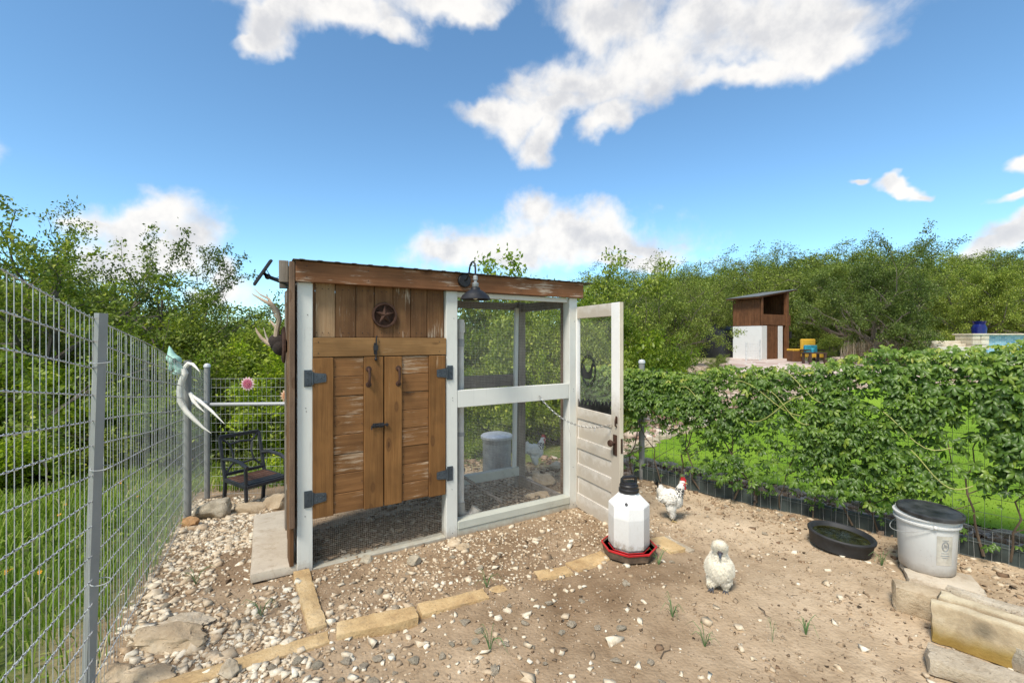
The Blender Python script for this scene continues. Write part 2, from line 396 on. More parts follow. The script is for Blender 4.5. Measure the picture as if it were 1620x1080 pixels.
# ================================================================== STRUCTURE: the ground
def spaced(lo, hi, f0, f1, step, grow):
    a = list(np.arange(f0, f1, step)); d = step; x = a[-1]
    while x < hi: d *= grow; x += d; a.append(x)
    d = step; x = a[0]; b = []
    while x > lo: d *= grow; x -= d; b.append(x)
    return np.array(b[::-1] + a)
def vnoise(x, y, s, seed=0):
    """cheap value noise on arrays"""
    x = x * s + seed * 17.3; y = y * s + seed * 9.1; xi = np.floor(x); yi = np.floor(y); fx = x - xi; fy = y - yi
    def h(a, b):
        v = np.sin(a * 127.1 + b * 311.7 + seed * 3.7) * 43758.5453; return v - np.floor(v)
    fx = fx * fx * (3 - 2 * fx); fy = fy * fy * (3 - 2 * fy)
    return (h(xi, yi) * (1 - fx) + h(xi + 1, yi) * fx) * (1 - fy) + (h(xi, yi + 1) * (1 - fx) + h(xi + 1, yi + 1) * fx) * fy
def fx_left(y): return -1.616 - .572 * (y - 1.75)
def bumps(x, y):
    near = np.clip(1 - (np.hypot(x, y - 2.5) - 5) / 6, 0, 1)
    return near * ((vnoise(x, y, 2.2, 1) - .5) * .035 + (vnoise(x, y, 7, 2) - .5) * .014 + (vnoise(x, y, 19, 3) - .5) * .007) - near * .004
def gb(x, y): return gz(x, y) + bumps(np.asarray(x, float), np.asarray(y, float))
def sst(a, b, v): t = np.clip((v - a) / (b - a), 0, 1); return t * t * (3 - 2 * t)
xs = spaced(-160, 220, -4.6, 4.2, .032, 1.07); ys = spaced(-60, 330, .4, 7, .032, 1.07)
X, Y = np.meshgrid(xs, ys); Z = gb(X, Y)
nx, ny = len(xs), len(ys)
V = np.stack([X, Y, Z], -1).reshape(-1, 3); I = np.arange(nx * ny).reshape(ny, nx)
F = np.stack([I[:-1, :-1], I[:-1, 1:], I[1:, 1:], I[1:, :-1]], -1).reshape(-1, 4)
gmat, nt, b = newmat('earth_and_meadow'); t = NT(nt)
v = t.tex('Object'); n1 = t.noise(v, .9, 5, .6); n2 = t.noise(v, 6, 8, .7); n3 = t.noise(v, 45, 6, .7)
earth = t.ramp(t.math('ADD', t.math('MULTIPLY', n1, .55), t.math('MULTIPLY', n2, .45)), [(.34, (.26, .185, .115)), (.48, (.43, .325, .215)), (.62, (.58, .455, .315))])
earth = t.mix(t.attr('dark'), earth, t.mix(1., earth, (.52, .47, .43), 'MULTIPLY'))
chips = t.vor(v, 60); ctone = t.vor(v, 60, out='Color')
earth = t.mix(t.math('MULTIPLY', t.ramp(chips, [(.16, 1), (.3, 0)]), t.ramp(t.math('MULTIPLY', n2, n1), [(.22, .0), (.36, .75)])), earth, t.mix(t.ramp(ctone, [(.3, 0), (.6, 1)]), (.17, .12, .08), (.52, .42, .31)))
dk = t.noise(v, 20, 6, .75); earth = t.mix(t.ramp(dk, [(.62, 0), (.72, .5)]), earth, (.09, .06, .04))
earth = t.mix(t.math('MULTIPLY', t.ramp(t.vor(v, 5, 'DISTANCE_TO_EDGE'), [(.0, .35), (.012, 0)]), t.ramp(n1, [(.5, 0), (.6, 1)])), earth, (.10, .07, .045))
mead = t.ramp(n2, [(.3, (.05, .075, .02)), (.5, (.10, .13, .035)), (.7, (.20, .18, .08))])
rock = t.mix(t.ramp(t.vor(v, 9, out='Color'), [(.2, 0), (.8, 1)]), (.34, .24, .17), (.56, .47, .38))
rock = t.mix(t.ramp(t.vor(v, 9, 'DISTANCE_TO_EDGE'), [(.0, .9), (.1, 0)]), rock, (.10, .07, .05))
c = t.mix(t.attr('grass'), earth, mead); c = t.mix(t.attr('rock'), c, rock)
nt.links.new(c, b.inputs['Base Color']); b.inputs['Roughness'].default_value = .95; b.inputs['Specular IOR Level'].default_value = .1
t.bump(b, t.math('ADD', t.math('MULTIPLY', n3, .5), t.math('ADD', n2, t.math('MULTIPLY', chips, -.8))), .6, .009)
gme = fast('ground', V, F, gmat, smooth=True)
fence_r = lambda x, y: (x - 1.345) * .707 + (y - 4.77) * .707          # >0 beyond the vine fence
gr = np.maximum(sst(.0, .35, fx_left(Y) - X + (vnoise(X, Y, 3, 5) - .5) * .3), sst(5.3, 6.1, Y + .25 * X + (vnoise(X, Y, 2, 6) - .5) * .6) * (X < 1.2))
gr = np.maximum(gr, sst(12, 20, Y)); gr = np.maximum(gr, sst(-.5, -2, Y) * 0)
rk = sst(0, .1, fence_r(X, Y)) * sst(19, 12, Y) * (1 - gr)
u_ = (X + 1.322) * .857 + (Y - 2.8) * .515; v_ = -(X + 1.322) * .515 + (Y - 2.8) * .857
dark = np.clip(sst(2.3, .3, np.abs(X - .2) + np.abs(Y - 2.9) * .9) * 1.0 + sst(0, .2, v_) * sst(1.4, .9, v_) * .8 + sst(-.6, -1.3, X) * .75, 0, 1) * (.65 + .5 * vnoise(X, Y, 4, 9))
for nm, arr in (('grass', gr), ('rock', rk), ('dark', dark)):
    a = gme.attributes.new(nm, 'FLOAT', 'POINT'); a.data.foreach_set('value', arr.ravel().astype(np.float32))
obj('ground', gme, kind='structure')

# lawn beyond the vine fence
lawn_edge = [P(1000, 716), P(1090, 682), P(1180, 650), P(1290, 622), P(1400, 612), P(1620, 606)]
LB = [(p.x, p.y) for p in lawn_edge]
def in_lawn(x, y):
    ok = fence_r(x, y) > .62
    for (a, bq) in zip(LB[:-1], LB[1:]):
        pass
    # beyond-edge test: interpolated in azimuth
    az = x / np.maximum(y, .1); eaz = np.array([q[0] / q[1] for q in LB]); ed = np.array([q[1] for q in LB])
    lim = np.interp(az, eaz, ed, left=0, right=ed[-1]); return ok & (y < lim) & (az > eaz[0])
gx = np.arange(1.0, 16, .07); gy = np.arange(1.0, 14, .07); GX, GY = np.meshgrid(gx, gy); keep = in_lawn(GX, GY)
GZ = gb(GX, GY) + .02; I = np.arange(GX.size).reshape(GX.shape)
k = keep[:-1, :-1] & keep[:-1, 1:] & keep[1:, 1:] & keep[1:, :-1]
F = np.stack([I[:-1, :-1], I[:-1, 1:], I[1:, 1:], I[1:, :-1]], -1)[k]
lm, nt, b = newmat('mown_lawn'); t = NT(nt); v = t.tex('Object'); n = t.noise(v, 1.3, 4); n2 = t.noise(v, 50, 5, .7)
c = t.ramp(t.math('ADD', t.math('MULTIPLY', n, .5), t.math('MULTIPLY', n2, .5)), [(.35, (.10, .20, .015)), (.5, (.17, .30, .025)), (.65, (.25, .37, .04))])
nt.links.new(c, b.inputs['Base Color']); b.inputs['Roughness'].default_value = .9; b.inputs['Specular IOR Level'].default_value = .1; t.bump(b, n2, .8, .02)
obj('lawn', fast('lawn', np.stack([GX, GY, GZ], -1).reshape(-1, 3), F, lm, smooth=True), kind='structure')

# ================================================================== STRUCTURE: the chicken coop
CO = Vector((-1.322, 2.80, 0)); TH = math.atan2(.515, .857); cu, su = math.cos(TH), math.sin(TH)
def W(u, v, z): return Vector((CO.x + cu * u - su * v, CO.y + su * u + cu * v, z))
def LP(px, py, v=0.):
    """local (u, z) on the coop's front plane for a surveyed point"""
    k = (px - 810) / 720; u = (k * (CO.y + cu * v) - CO.x + su * v) / (cu - k * su); Yd = CO.y + su * u + cu * v
    return u, zat(py, Yd)
coop = thing('chicken_coop', 'brown wooden chicken coop with white posts, flat roof and mesh run in mid yard', 'chicken coop', CO, TH)
def board(name, u0, u1, v0, v1, z0, z1, mat, parent=coop, ch=.003, **kw):
    """one board; its origin is its own centre so that grain varies"""
    mb = MB().box((0, 0, 0), (abs(u1 - u0), abs(v1 - v0), abs(z1 - z0)), ch=ch)
    c = Vector(((u0 + u1) / 2, (v0 + v1) / 2, (z0 + z1) / 2))
    if parent is not coop and parent.type == 'MESH' and 'ctr' in parent: c -= Vector(parent['ctr'])
    return mb.build(name, mat, parent, loc=c, **kw)
RZ0, RZ1 = 1.800, 1.925
# posts
board('front_post', 0, .089, 0, .089, -.08, RZ0, M['white'])
board('front_post', .985, 1.074, 0, .089, -.08, RZ0, M['white'])
board('front_post', 2.115, 2.20, 0, .089, -.08, RZ0, M['white'])
board('corner_post', 2.11, 2.19, .81, .90, -.08, 1.82, M['greywood_v'])
board('corner_post', 0, .089, .81, .90, -.3, 1.82, M['greywood_v'])
board('jamb', 2.13, 2.185, .105, .15, .05, 1.80, M['brown_v'])
board('header_beam', -.012, 2.235, -.042, -.003, RZ0, RZ1, M['stain_beam'])
board('top_rail', 1.076, 2.113, .02, .058, 1.762, 1.799, M['white'])
board('mid_rail', 1.076, 2.113, .002, .04, .943, 1.07, M['white'])
board('bottom_sill', .091, .983, .0, .09, -.05, .015, M['sill'])
board('bottom_sill', 1.076, 2.113, .0, .04, -.04, .045, M['sill'])
board('bottom_sill', 1.076, 2.113, -.006, .085, .047, .105, M['sill'])
board('side_sill', 2.12, 2.16, .092, .808, -.03, .07, M['greywood_h'])
board('back_rail', 1.10, 2.108, .83, .87, .98, 1.097, M['greywood_h'])
board('back_rail', 1.10, 2.108, .80, .86, .08, .165, M['sill'])
board('back_rail', 1.10, 2.108, .83, .87, 1.74, 1.81, M['greywood_h'])
b_ = board('back_trim', 2.045, 2.085, .79, .82, .17, 1.76, M['white']); b_.rotation_euler = (0, R(1.0), 0)
board('side_rail', 0.0, .06, .12, .80, 1.72, 1.80, M['greywood_h'])
board('side_rail', 2.13, 2.17, .152, .808, 1.72, 1.80, M['greywood_h'])
# roof sheet with ribs
def roofmesh():
    mb = MB(); prof = []
    u = -.03
    while u < 2.34:
        prof += [(u, 0), (u + .03, .0), (u + .04, .003), (u + .06, .003), (u + .07, 0)]; u += .1016
    prof = [q for q in prof if q[0] <= 2.34]; n = len(prof)
    for vv, dz in ((-.075, 0), (1.0, -.035)):
        for k in (0, -.0025):
            for uu, h in prof: mb.v.append((uu, vv, 1.931 + h + k + dz))
    for i in range(n - 1):
        mb.f += [(i, i + 1, i + 1 + 2 * n, i + 2 * n), (n + i + 1, n + i, 3 * n + i, 3 * n + i + 1), (i + 1, i, n + i, n + i + 1), (2 * n + i, 2 * n + i + 1, 3 * n + i + 1, 3 * n + i)]
    return mb
M['roofmetal'] = plain('dull_roof_sheet', (.20, .20, .18), .5, .5, .35, 6, .1)
roofmesh().build('roof_sheet', M['roofmetal'], coop)
board('side_flashing', -.10, -.047, .0, .012, 1.795, 1.927, M['greywood_v'])
for vv in (.15, .5, .84): board('rafter', -.04, 2.2, vv - .02, vv + .02, 1.84, 1.893, M['greywood_h'])
# upper front boards
ue = [LP(p, 500, .03)[0] for p in (493, 498.6, 530.4, 563, 592.2, 621.8, 649.6, 675.4, 702.5)]
uprt = {1: 'blond wavy grained upright board', 2: 'upright board with a flaked pale streak'}
M['blond'] = wood('blond_weathered_board', (.36, .21, .10), (.50, .34, .20), 2, (.6, .5, .36), .4)
for i in range(8):
    kw = {'label': uprt[i]} if i in uprt else {}
    board('upright_board', ue[i] + .0015, ue[i + 1] - .0015, .028 + .003 * (i % 2), .048, 1.459, RZ0 + .01, M['blond'] if i == 1 else M['old_v'], **kw)
board('cupboard_header', .091, .983, -.006, .026, 1.336, 1.457, M['header'])
# left side wall: upright boards outside the posts
for i in range(6):
    board('side_board', -.042 + .004 * (i % 2) + .011 * i, -.018 + .011 * i, .0 + i * .15, .147 + i * .15, .05 + .02 * rnd.random(), 1.80 + .02, M['old_v'])
board('side_board', -.046, -.015, -.035, -.003, .30, RZ1 - .005, M['brown_v'], label='narrow corner board at the left end of the front')
# nest box interior: floor, back, divider
board('nest_floor', .0, 1.074, .095, .85, .315, .335, M['greywood_h'])
for i in range(7): board('back_board', .09 + i * .14, .09 + i * .14 + .137, .86, .88, .32, 1.83, M['greywood_v'])
for i in range(5): board('divider_board', 1.03, 1.05, .1 + i * .15, .1 + i * .15 + .147, .34, 1.8, M['greywood_v'])
# cupboard doors
def cupboard_door(px, bz0=.33, bz1=1.333, labels=None):
    us = [LP(p, 600, 0)[0] for p in px]
    base = board('cupboard_door', us[0] + .002, us[3] - .002, .014, .024, bz0, bz1, M['brown_v'])
    ctr = base.location.copy(); base['ctr'] = list(ctr)
    board('stile', us[0] + .001, us[1], -.010, .013, bz0 - .004, bz1 - .003, M['stain_v'], base)
    board('stile', us[2], us[3] - .001, -.010, .013, bz0 - .004, bz1 - .003, M['stain_v'], base)
    n = 8; h = (bz1 - bz0) / n
    for i in range(n):
        board('board', us[1] + .001, us[2] - .001, .0 + .002 * (i % 3), .013, bz0 + i * h + .0016, bz0 + (i + 1) * h - .0016, M['stain_h'], base)
    return base
dl = cupboard_door((494.5, 527.3, 575.5, 606.3)); dr = cupboard_door((607.7, 635.5, 678.5, 704.5))
def rel(parent, p): return Vector(p) - Vector(parent['ctr'])
def hinge(door, u_edge, z, side):
    """T hinge: plate on the post, tapered strap on the door; side=+1 strap to the right"""
    mb = MB(); s = side; t_ = .004
    out = [(0.004, -.048), (.066, -.036), (.072, -.03), (.072, .03), (.066, .036), (.004, .048)] if False else [(.004, -.034), (.074, -.026), (.078, -.02), (.078, .02), (.074, .026), (.004, .034)]
    Mx = Matrix.Translation(rel(door, (u_edge, -.0105, z))) @ Matrix(((s, 0, 0, 0), (0, 0, -1, 0), (0, 1, 0, 0), (0, 0, 0, 1)))
    mb.prism(out if s > 0 else out, 0, t_, Mx)
    mb.box((-.028, 0, -.006), (.044, .104, .006), Mx, .001)
    mb.tube([(-.002, -.04, .003), (-.002, .04, .003)], .006, 8, True, Mx)
    for (a, c2) in ((.02, .016), (.02, -.016), (.045, 0), (.063, .012), (.063, -.012)): mb.ell((a, c2, t_), (.0045, .0045, .0022), Mx, 4)
    for c2 in (-.038, .0, .038): mb.ell((-.032, c2, .001), (.0045, .0045, .004), Mx, 4)
    o = mb.build('hinge', M['hinge'], door); return o
for py in (598, 788): hinge(dl, .089, LP(494, py)[1], 1)
for py in (589.5, 749.5): hinge(dr, .985, LP(705, py)[1], -1)
def pull(door, px, py0, py1):
    u, z1 = LP(px, py0); z0 = LP(px, py1)[1]; mb = MB(); c = rel(door, (u, -.010, 0))
    def q(v, z): return (c.x, c.y + v, z + c.z)
    for zz in (z0 + .014, z1 - .014):
        mb.lathe([(.019, 0), (.019, .003), (.009, .006)], 10, Matrix.Translation(q(0, zz)) @ Euler((R(90), 0, 0)).to_matrix().to_4x4())
    mb.tube([q(-.004, z0 + .014), q(-.022, z0 + .022), q(-.032, (z0 + z1) / 2 - .01), q(-.032, (z0 + z1) / 2 + .01), q(-.022, z1 - .022), q(-.004, z1 - .014)], [.007, .0085, .0085, .0085, .0085, .007], 8)
    mb.build('handle', M['rust'], door, smooth=True)
pull(dl, 582.5, 580, 611); pull(dr, 629.5, 579, 609.5)
mb = MB(); u0, z0 = LP(587, 673); u1, _ = LP(614, 671)
c = rel(dl, (0, 0, 0))
mb.box((c.x + u0 + .045, c.y - .013, c.z + z0), (.075, .004, .03), ch=.001)
mb.tube([(c.x + u0 - .0, c.y - .022, c.z + z0), (c.x + u1 - .004, c.y - .022, c.z + z0 + .002)], .006, 8)
mb.tube([(c.x + u0, c.y - .022, c.z + z0), (c.x + u0 - .004, c.y - .03, c.z + z0 - .022)], .005, 6)
for a in (.018, .05, .1): mb.box((c.x + u0 + a, c.y - .02, c.z + z0), (.010, .018, .022), ch=.002)
mb.build('bolt_latch', M['blackmetal'], dl)
u0, z1 = LP(593.5, 534); _, z0 = LP(593.5, 566)
mb = MB().box((u0, -.009, (z1 + z0) / 2 - .005), (.022, .006, .075), ch=.001).tube([(u0 + .008, -.016, z1 + .012), (u0 + .003, -.018, z1 - .01), (u0, -.02, z0 - .005)], .0045, 6).ell((u0, -.02, z0 - .008), (.010, .010, .012))
mb.box((u0, -.016, (z1 + z0) / 2), (.03, .012, .035), ch=.002)
mb.build('barrel_bolt', M['blackmetal'], coop)
# nail and screw heads
mb = MB()
for i in range(8):
    for zz in (1.49, 1.77): 
        for du in (.018, -.018): mb.ell(((ue[i] + ue[i + 1]) / 2 + du, .027, zz), (.0032, .0018, .0032), n=3)
for uu in (.12, .5, .93):
    for zz in (1.36, 1.43): mb.ell((uu, -.007, zz), (.0032, .002, .0032), n=3)
for uu in (.045, 1.03, 2.155):
    for zz in (.03, .35, 1.0, 1.02, 1.6): mb.ell((uu + .015 * math.sin(zz * 9), -.001, zz), (.003, .002, .003), n=3)
for uu in (.05, .42, .98, 1.05, 1.6, 2.15):
    for zz in (1.83, 1.895): mb.ell((uu, -.0425, zz), (.0035, .002, .0035), n=3)
mb.build('nail_heads', M['blackmetal'], coop, kind='stuff')
for dd_ in (dl, dr):
    ctr = Vector(dd_['ctr']); us = (dl, dr).index(dd_); px = ((494.5, 527.3, 575.5, 606.3), (607.7, 635.5, 678.5, 704.5))[us]; uu4 = [LP(p, 600, 0)[0] for p in px]; mb = MB()
    for i in range(8):
        for uu in (uu4[1] + .012, uu4[2] - .012): mb.ell((uu - ctr.x, -.0005 - ctr.y, .33 + (i + .5) * .1254 - ctr.z), (.003, .0025, .003), n=3)
    mb.build('nail_heads', M['blackmetal'], dd_, kind='stuff')
# hardware cloth: half-inch grid of real wires
def grid_mesh(name, u0, u1, z0, z1, v, step=.0127, axis='u', parent=coop, r=.00034, mat='mesh_wire'):
    a = np.arange(u0, u1, step); c = np.arange(z0, z1, step)
    def pt(p, q): return np.stack([p, np.full_like(p, v), q], -1) if axis == 'u' else np.stack([np.full_like(p, v), p, q], -1)
    P0 = np.concatenate([pt(a, np.full_like(a, z0)), pt(np.full_like(c, u0), c)]); P1 = np.concatenate([pt(a, np.full_like(a, z1)), pt(np.full_like(c, u1), c)])
    V, F = wires_np(P0, P1, r); return obj(name, fast(name, V, F, M[mat]), parent, kind='stuff')
grid_mesh('wire_mesh', .092, .982, -.01, .33, .045, r=.0005, mat='skirt_wire')
grid_mesh('wire_mesh', 1.076, 2.113, 1.06, 1.77, .062)
grid_mesh('wire_mesh', 1.076, 2.113, .10, .95, .062)
grid_mesh('wire_mesh', 1.10, 2.108, .13, 1.76, .875, .0127)
grid_mesh('wire_mesh', .0, .85, -.2, .33, .02, axis='v')
# screen door, standing open
HG = W(2.2, .09, .0); hd = Vector((.417, -.909, 0)); DA = math.atan2(hd.y, hd.x) - TH
hloc = Vector((2.2, .09, 0)); DM = Matrix.Translation(hloc) @ Euler((0, 0, DA)).to_matrix().to_4x4()
sdo = MB().box((.34, .018, .41), (.50, .008, .80)).build('screen_door', M['door_white'], coop); sdo.matrix_local = DM
def dpart(name, s0, s1, z0, z1, t0=0., t1=.035, mat='door_white', **kw):
    return MB().box((0, 0, 0), (s1 - s0, t1 - t0, z1 - z0)).build(name, M[mat], sdo, loc=((s0 + s1) / 2, (t0 + t1) / 2, (z0 + z1) / 2), **kw)
dpart('stile', 0, .10, .02, 1.725); st2 = dpart('stile', .58, .68, .0, 1.725)
dpart('edge_strip', .6805, .683, .0, 1.725, .001, .034, 'door_edge', label='chipped yellowed door edge')
dpart('rail', .101, .579, 1.625, 1.724)
for z0, z1 in ((.77, .865), (.515, .605), (.275, .385), (.005, .13)): dpart('rail', .101, .579, z0, z1)
for z0, z1 in ((.61, .765), (.39, .51), (.135, .27)):
    dpart('panel', .112, .568, z0, z1, .010, .0135)
    for sgn in (0, 1): pass
a = np.arange(.1, .58, .0127 / 8); 
c1 = np.arange(.1, .58, .00635); c2 = np.arange(.865, 1.625, .00635)
V, F = wires_np(np.concatenate([np.stack([c1, c1 * 0 + .02, c1 * 0 + .865], -1), np.stack([c2 * 0 + .1, c2 * 0 + .02, c2], -1)]),
                np.concatenate([np.stack([c1, c1 * 0 + .02, c1 * 0 + 1.625], -1), np.stack([c2 * 0 + .58, c2 * 0 + .02, c2], -1)]), .00018)
obj('insect_screen', fast('insect_screen', V, F, M['mesh_wire']), sdo, kind='stuff')
mb = MB().box((.632, -.004, .65), (.045, .005, .155), ch=.001); mb.build('lock_plate', M['rust'], sdo)
mb = MB(); Mk = Matrix.Translation((.632, -.006, .668)) @ Euler((R(90), 0, 0)).to_matrix().to_4x4()
mb.lathe([(.010, 0), (.010, .022), (.022, .03), (.027, .042), (.022, .053), (.0001, .057)], 14, Mk); mb.build('door_knob', M['rust'], sdo, smooth=True)
MB().box((.6845, .018, .65), (.002, .018, .11), ch=.0005).build('latch_plate', M['rust'], sdo)
MB().tube([(.65, -.003, .79), (.65, -.016, .80), (.655, -.02, .835), (.65, -.006, .87)], .0055, 6).box((.65, -.002, .84), (.018, .003, .05)).build('door_hook', M['rust'], sdo)
# rooster-and-hens silhouettes on the screen
def bird_outline(s, flip=1):
    pts = [(-.5, .0), (-.3, -.02), (.1, -.02), (.28, .1), (.36, .3), (.42, .62), (.50, .70), (.60, .66), (.52, .76), (.50, .9), (.42, .84), (.36, .92), (.30, .78), (.22, .55), (.05, .38), (-.15, .36), (-.3, .55), (-.45, .78), (-.55, .62), (-.6, .3)]
    return [(flip * x * s, y * s) for x, y in pts][::flip]
mb = MB(); Mz = Matrix(((1, 0, 0, 0), (0, 0, -1, .017), (0, 1, 0, 0), (0, 0, 0, 1)))
for i in range(9):
    s_ = .085 + .03 * rnd.random(); mb.prism(bird_outline(s_, 1 if rnd.random() < .7 else -1), 0, .003, Matrix.Translation((.14 + i * .052, 0, .868)) @ Mz)
mb.box((.34, .016, .872), (.46, .003, .014), ch=.001); mb.build('hen_silhouettes', M['black'], sdo, label='row of black hen cut-outs along the foot of the screen')
mb = MB(); c0 = Vector((.25, .014, 1.19))
for rr in (.115, .10):
    mb.tube([c0 + Vector((math.cos(a) * rr * .95, 0, math.sin(a) * rr * 1.1)) for a in np.linspace(0, 2 * math.pi, 22)], .0035, 5, False)
for i in range(16):
    a = i * math.pi / 8; p = c0 + Vector((math.cos(a) * .10, 0, math.sin(a) * .115)); mb.ell(p, (.016, .002, .009), rot=Euler((0, -a - .6, 0)), n=5)
mb.prism(bird_outline(.15), 0, .003, Matrix.Translation((.25, 0, 1.12)) @ Mz)
mb.build('wreath_cutout', M['black'], sdo, label='round black wreath cut-out with a bird in it')

# ------------------------------------------------------------------ things fixed on or in the coop
def at_coop(name, label, cat, u=0, v=0, z=0, **kw):
    w = W(u, v, z); return thing(name, label, cat, w, TH, **kw)
u, z = LP(608, 498.5, 0.025)
star = at_coop('metal_star', 'rusty five pointed star in a ring hung on the upright boards of the coop', 'wall decoration', u, .02, z)
MB().lathe([(.070, 0), (.072, -.012), (.083, -.012), (.086, 0)], 36, Euler((R(-90), 0, 0)).to_matrix().to_4x4()).build('ring', M['rust'], star)
mb = MB(); so = []
for i in range(10):
    a = math.pi / 2 + i * math.pi / 5; r_ = .066 if i % 2 == 0 else .026; so.append((math.cos(a) * r_, -.006, math.sin(a) * r_))
mb.add(so + [(0, -.024, 0), (0, 0, 0)], [(i, (i + 1) % 10, 10) for i in range(10)] + [((i + 1) % 10, i, 11) for i in range(10)]); mb.build('star', M['rust'], star)
# barn lamp
u, z = LP(734, 444, -.045); lamp = at_coop('barn_lamp', 'black gooseneck barn lamp bolted to the front beam of the coop', 'lamp', u, -.043, z)
rx = Euler((R(90), 0, 0)).to_matrix().to_4x4()
MB().lathe([(.050, 0), (.050, .016), (.044, .022), (.0001, .024)], 24, rx).build('backplate', M['blackmetal'], lamp, smooth=True)
zt = .095
MB().tube([(0, -.02, 0), (.0, -.05, .005), (0, -.085, .04), (.0, -.10, .085), (0, -.125, .112), (0, -.155, .118), (0, -.18, .10), (0, -.19, .06), (0, -.19, .01)], .0065, 8).build('gooseneck', M['blackmetal'], lamp, smooth=True)
Ms = Matrix.Translation((0, -.19, -.145))
MB().lathe([(.011, .16), (.016, .155), (.016, .13), (.010, .125), (.010, .115), (.022, .108), (.022, .085), (.017, .078)], 14, Ms).build('socket', M['galv_dull'], lamp, smooth=True)
MB().lathe([(.017, .082), (.030, .078), (.034, .062), (.060, .048), (.092, .022), (.106, -.004), (.110, -.006), (.107, -.008), (.090, .018), (.058, .044), (.030, .058), (.0001, .06)], 32, Ms).build('shade', M['blackmetal'], lamp, smooth=True)
MB().ell((0, -.19, -.125), (.022, .022, .028)).build('bulb', plain('frosted_bulb', (.6, .58, .5), .3), lamp, smooth=True)
# solar panel on its arm
sp = thing('solar_panel', 'small black solar panel on an arm at the left roof corner of the coop', 'solar panel', (-1.50, 2.78, 1.82))
A = Vector((ray(430, 2.72), 2.72, zat(411, 2.72))) - sp.location; B_ = Vector((ray(402, 2.72), 2.72, zat(451, 2.72))) - sp.location
dd = (A - B_).normalized(); ax = Vector((-.545, 1, .14)).normalized(); dd = (dd - ax * dd.dot(ax)).normalized(); nn = dd.cross(ax).normalized(); mid = (A + B_) / 2 + ax * .10
Mp = Matrix((dd, ax, nn)).transposed().to_4x4(); Mp.translation = mid
MB().box((0, 0, 0), (.185, .22, .016), Mp, .004).build('panel_frame', M['black'], sp)
sgn = 1 if nn.x < 0 else -1
MB().box((0, 0, sgn * .0095), (.17, .205, .003), Mp, .001).build('glass', M['solar'], sp)
wl = W(-.03, .06, 0); hinge_p = mid + Vector((.03, 0, -.025))
mb = MB().tube([mid, hinge_p, Vector((wl.x, wl.y, 1.785)) - sp.location], [.010, .012, .013], 8).box(Vector((wl.x, wl.y + .03, 1.79)) - sp.location + Vector((-.015, 0, 0)), (.035, .06, .05))
mb.ell(hinge_p, (.018, .018, .018)); mb.build('bracket_arm', M['black'], sp)
pts = [mid + Vector((.01, 0, -.01)), mid + Vector((.02, .0, .02)), mid + Vector((.05, .02, -.04)), mid + Vector((.09, .03, -.02)), Vector((wl.x, wl.y, 1.84)) - sp.location]
MB().tube(pts, .0025, 5).build('cable', M['black'], sp, smooth=True)
# antler mount on the left wall
am = thing('antler_mount', 'mounted deer antlers on a dark plaque on the left wall of the coop', 'antlers', W(-.046, .27, 1.41))
Ya = 2.99; apt = lambda px, py, dy=0: Vector((ray(px, Ya + dy), Ya + dy, zat(py, Ya + dy))) - am.location
M['antler'] = plain('weathered_antler', (.42, .32, .23), .7, 0, .5, 10, .3); M['antlertip'] = plain('bleached_antler', (.55, .47, .38), .6, 0, .5, 8, .2)
mb = MB().ell((-.05, 0, .02), (.06, .045, .055)).ell((-.03, 0, -.01), (.05, .05, .06)); mb.build('fur_cap', plain('dark_fur', (.03, .02, .016), .95, 0, .6, 60, .8), am, smooth=True)
MB().lathe([(.0001, 0), (.10, 0), (.10, .012), (.085, .02), (.0001, .02)], 20, Matrix.Translation((0, 0, 0)) @ Euler((0, R(-90), R(TH * 57.3))).to_matrix().to_4x4() @ Matrix.Diagonal((1.2, .8, 1, 1))).build('plaque', M['rust'], am)
for dy in (0, .16):
    o1 = dy * .15
    up = [apt(444, 549, dy), apt(436, 541, dy), apt(438, 522, dy), apt(442, 505, dy), apt(439, 492, dy), apt(430, 482, dy), apt(416, 475, dy), apt(399, 465, dy)]
    MB().tube(up, [.019, .018, .017, .016, .015, .013, .010, .003], 8).build('antler', M['antler'], am, smooth=True)
    for tp in ([(431, 483), (426, 473), (412, 466), (402, 457)], [(440, 497), (430, 488), (424, 472), (421, 465)], [(443, 506), (436, 500), (430, 490)], [(437, 518), (430, 510), (426, 505)]):
        q = [apt(x, y, dy + .03 * k_) for k_, (x, y) in enumerate(tp)]; MB().tube(q, list(np.linspace(.0105, .002, len(q))), 6).build('tine', M['antler'], am, smooth=True)
    lo = [apt(446, 551, dy), apt(436, 548, dy), apt(424, 543, dy), apt(414, 535, dy), apt(407, 525, dy), apt(404, 518, dy)]
    MB().tube(lo, [.016, .016, .014, .011, .008, .002], 8).build('brow_tine', M['antler'], am, smooth=True)
    MB().tube([apt(428, 545, dy), apt(421, 532, dy), apt(417, 518, dy)], [.008, .006, .0015], 7).build('tine', M['antlertip'], am, smooth=True)
# feeder pipe in the run
M['pvc'] = plain('dirty_white_pvc', (.66, .63, .58), .45, 0, .25, 10, .1); M['pvcgrey'] = plain('grey_pvc_collar', (.36, .36, .36), .5, 0, .2, 10, 0)
M['clearpl'] = plain('scuffed_clear_elbow', (.42, .38, .33), .35, 0, .35, 9, .2)
fp = at_coop('feeder_pipe', 'white upright pipe feeder with a bent spout, just inside the run beside the middle post', 'chicken feeder', 1.168, .15, 0)
MB().lathe([(.026, .17), (.026, 1.50)], 18).build('pipe', M['pvc'], fp, smooth=True)
MB().lathe([(.033, 1.50), (.033, 1.575), (.028, 1.58), (.028, 1.60), (.0001, 1.605)], 18).build('cap', M['pvc'], fp, smooth=True)
MB().lathe([(.029, 1.39), (.029, 1.45)], 18).build('collar', M['pvcgrey'], fp, smooth=True)
MB().lathe([(.029, .70), (.029, .73)], 18).build('collar', M['pvcgrey'], fp, smooth=True)
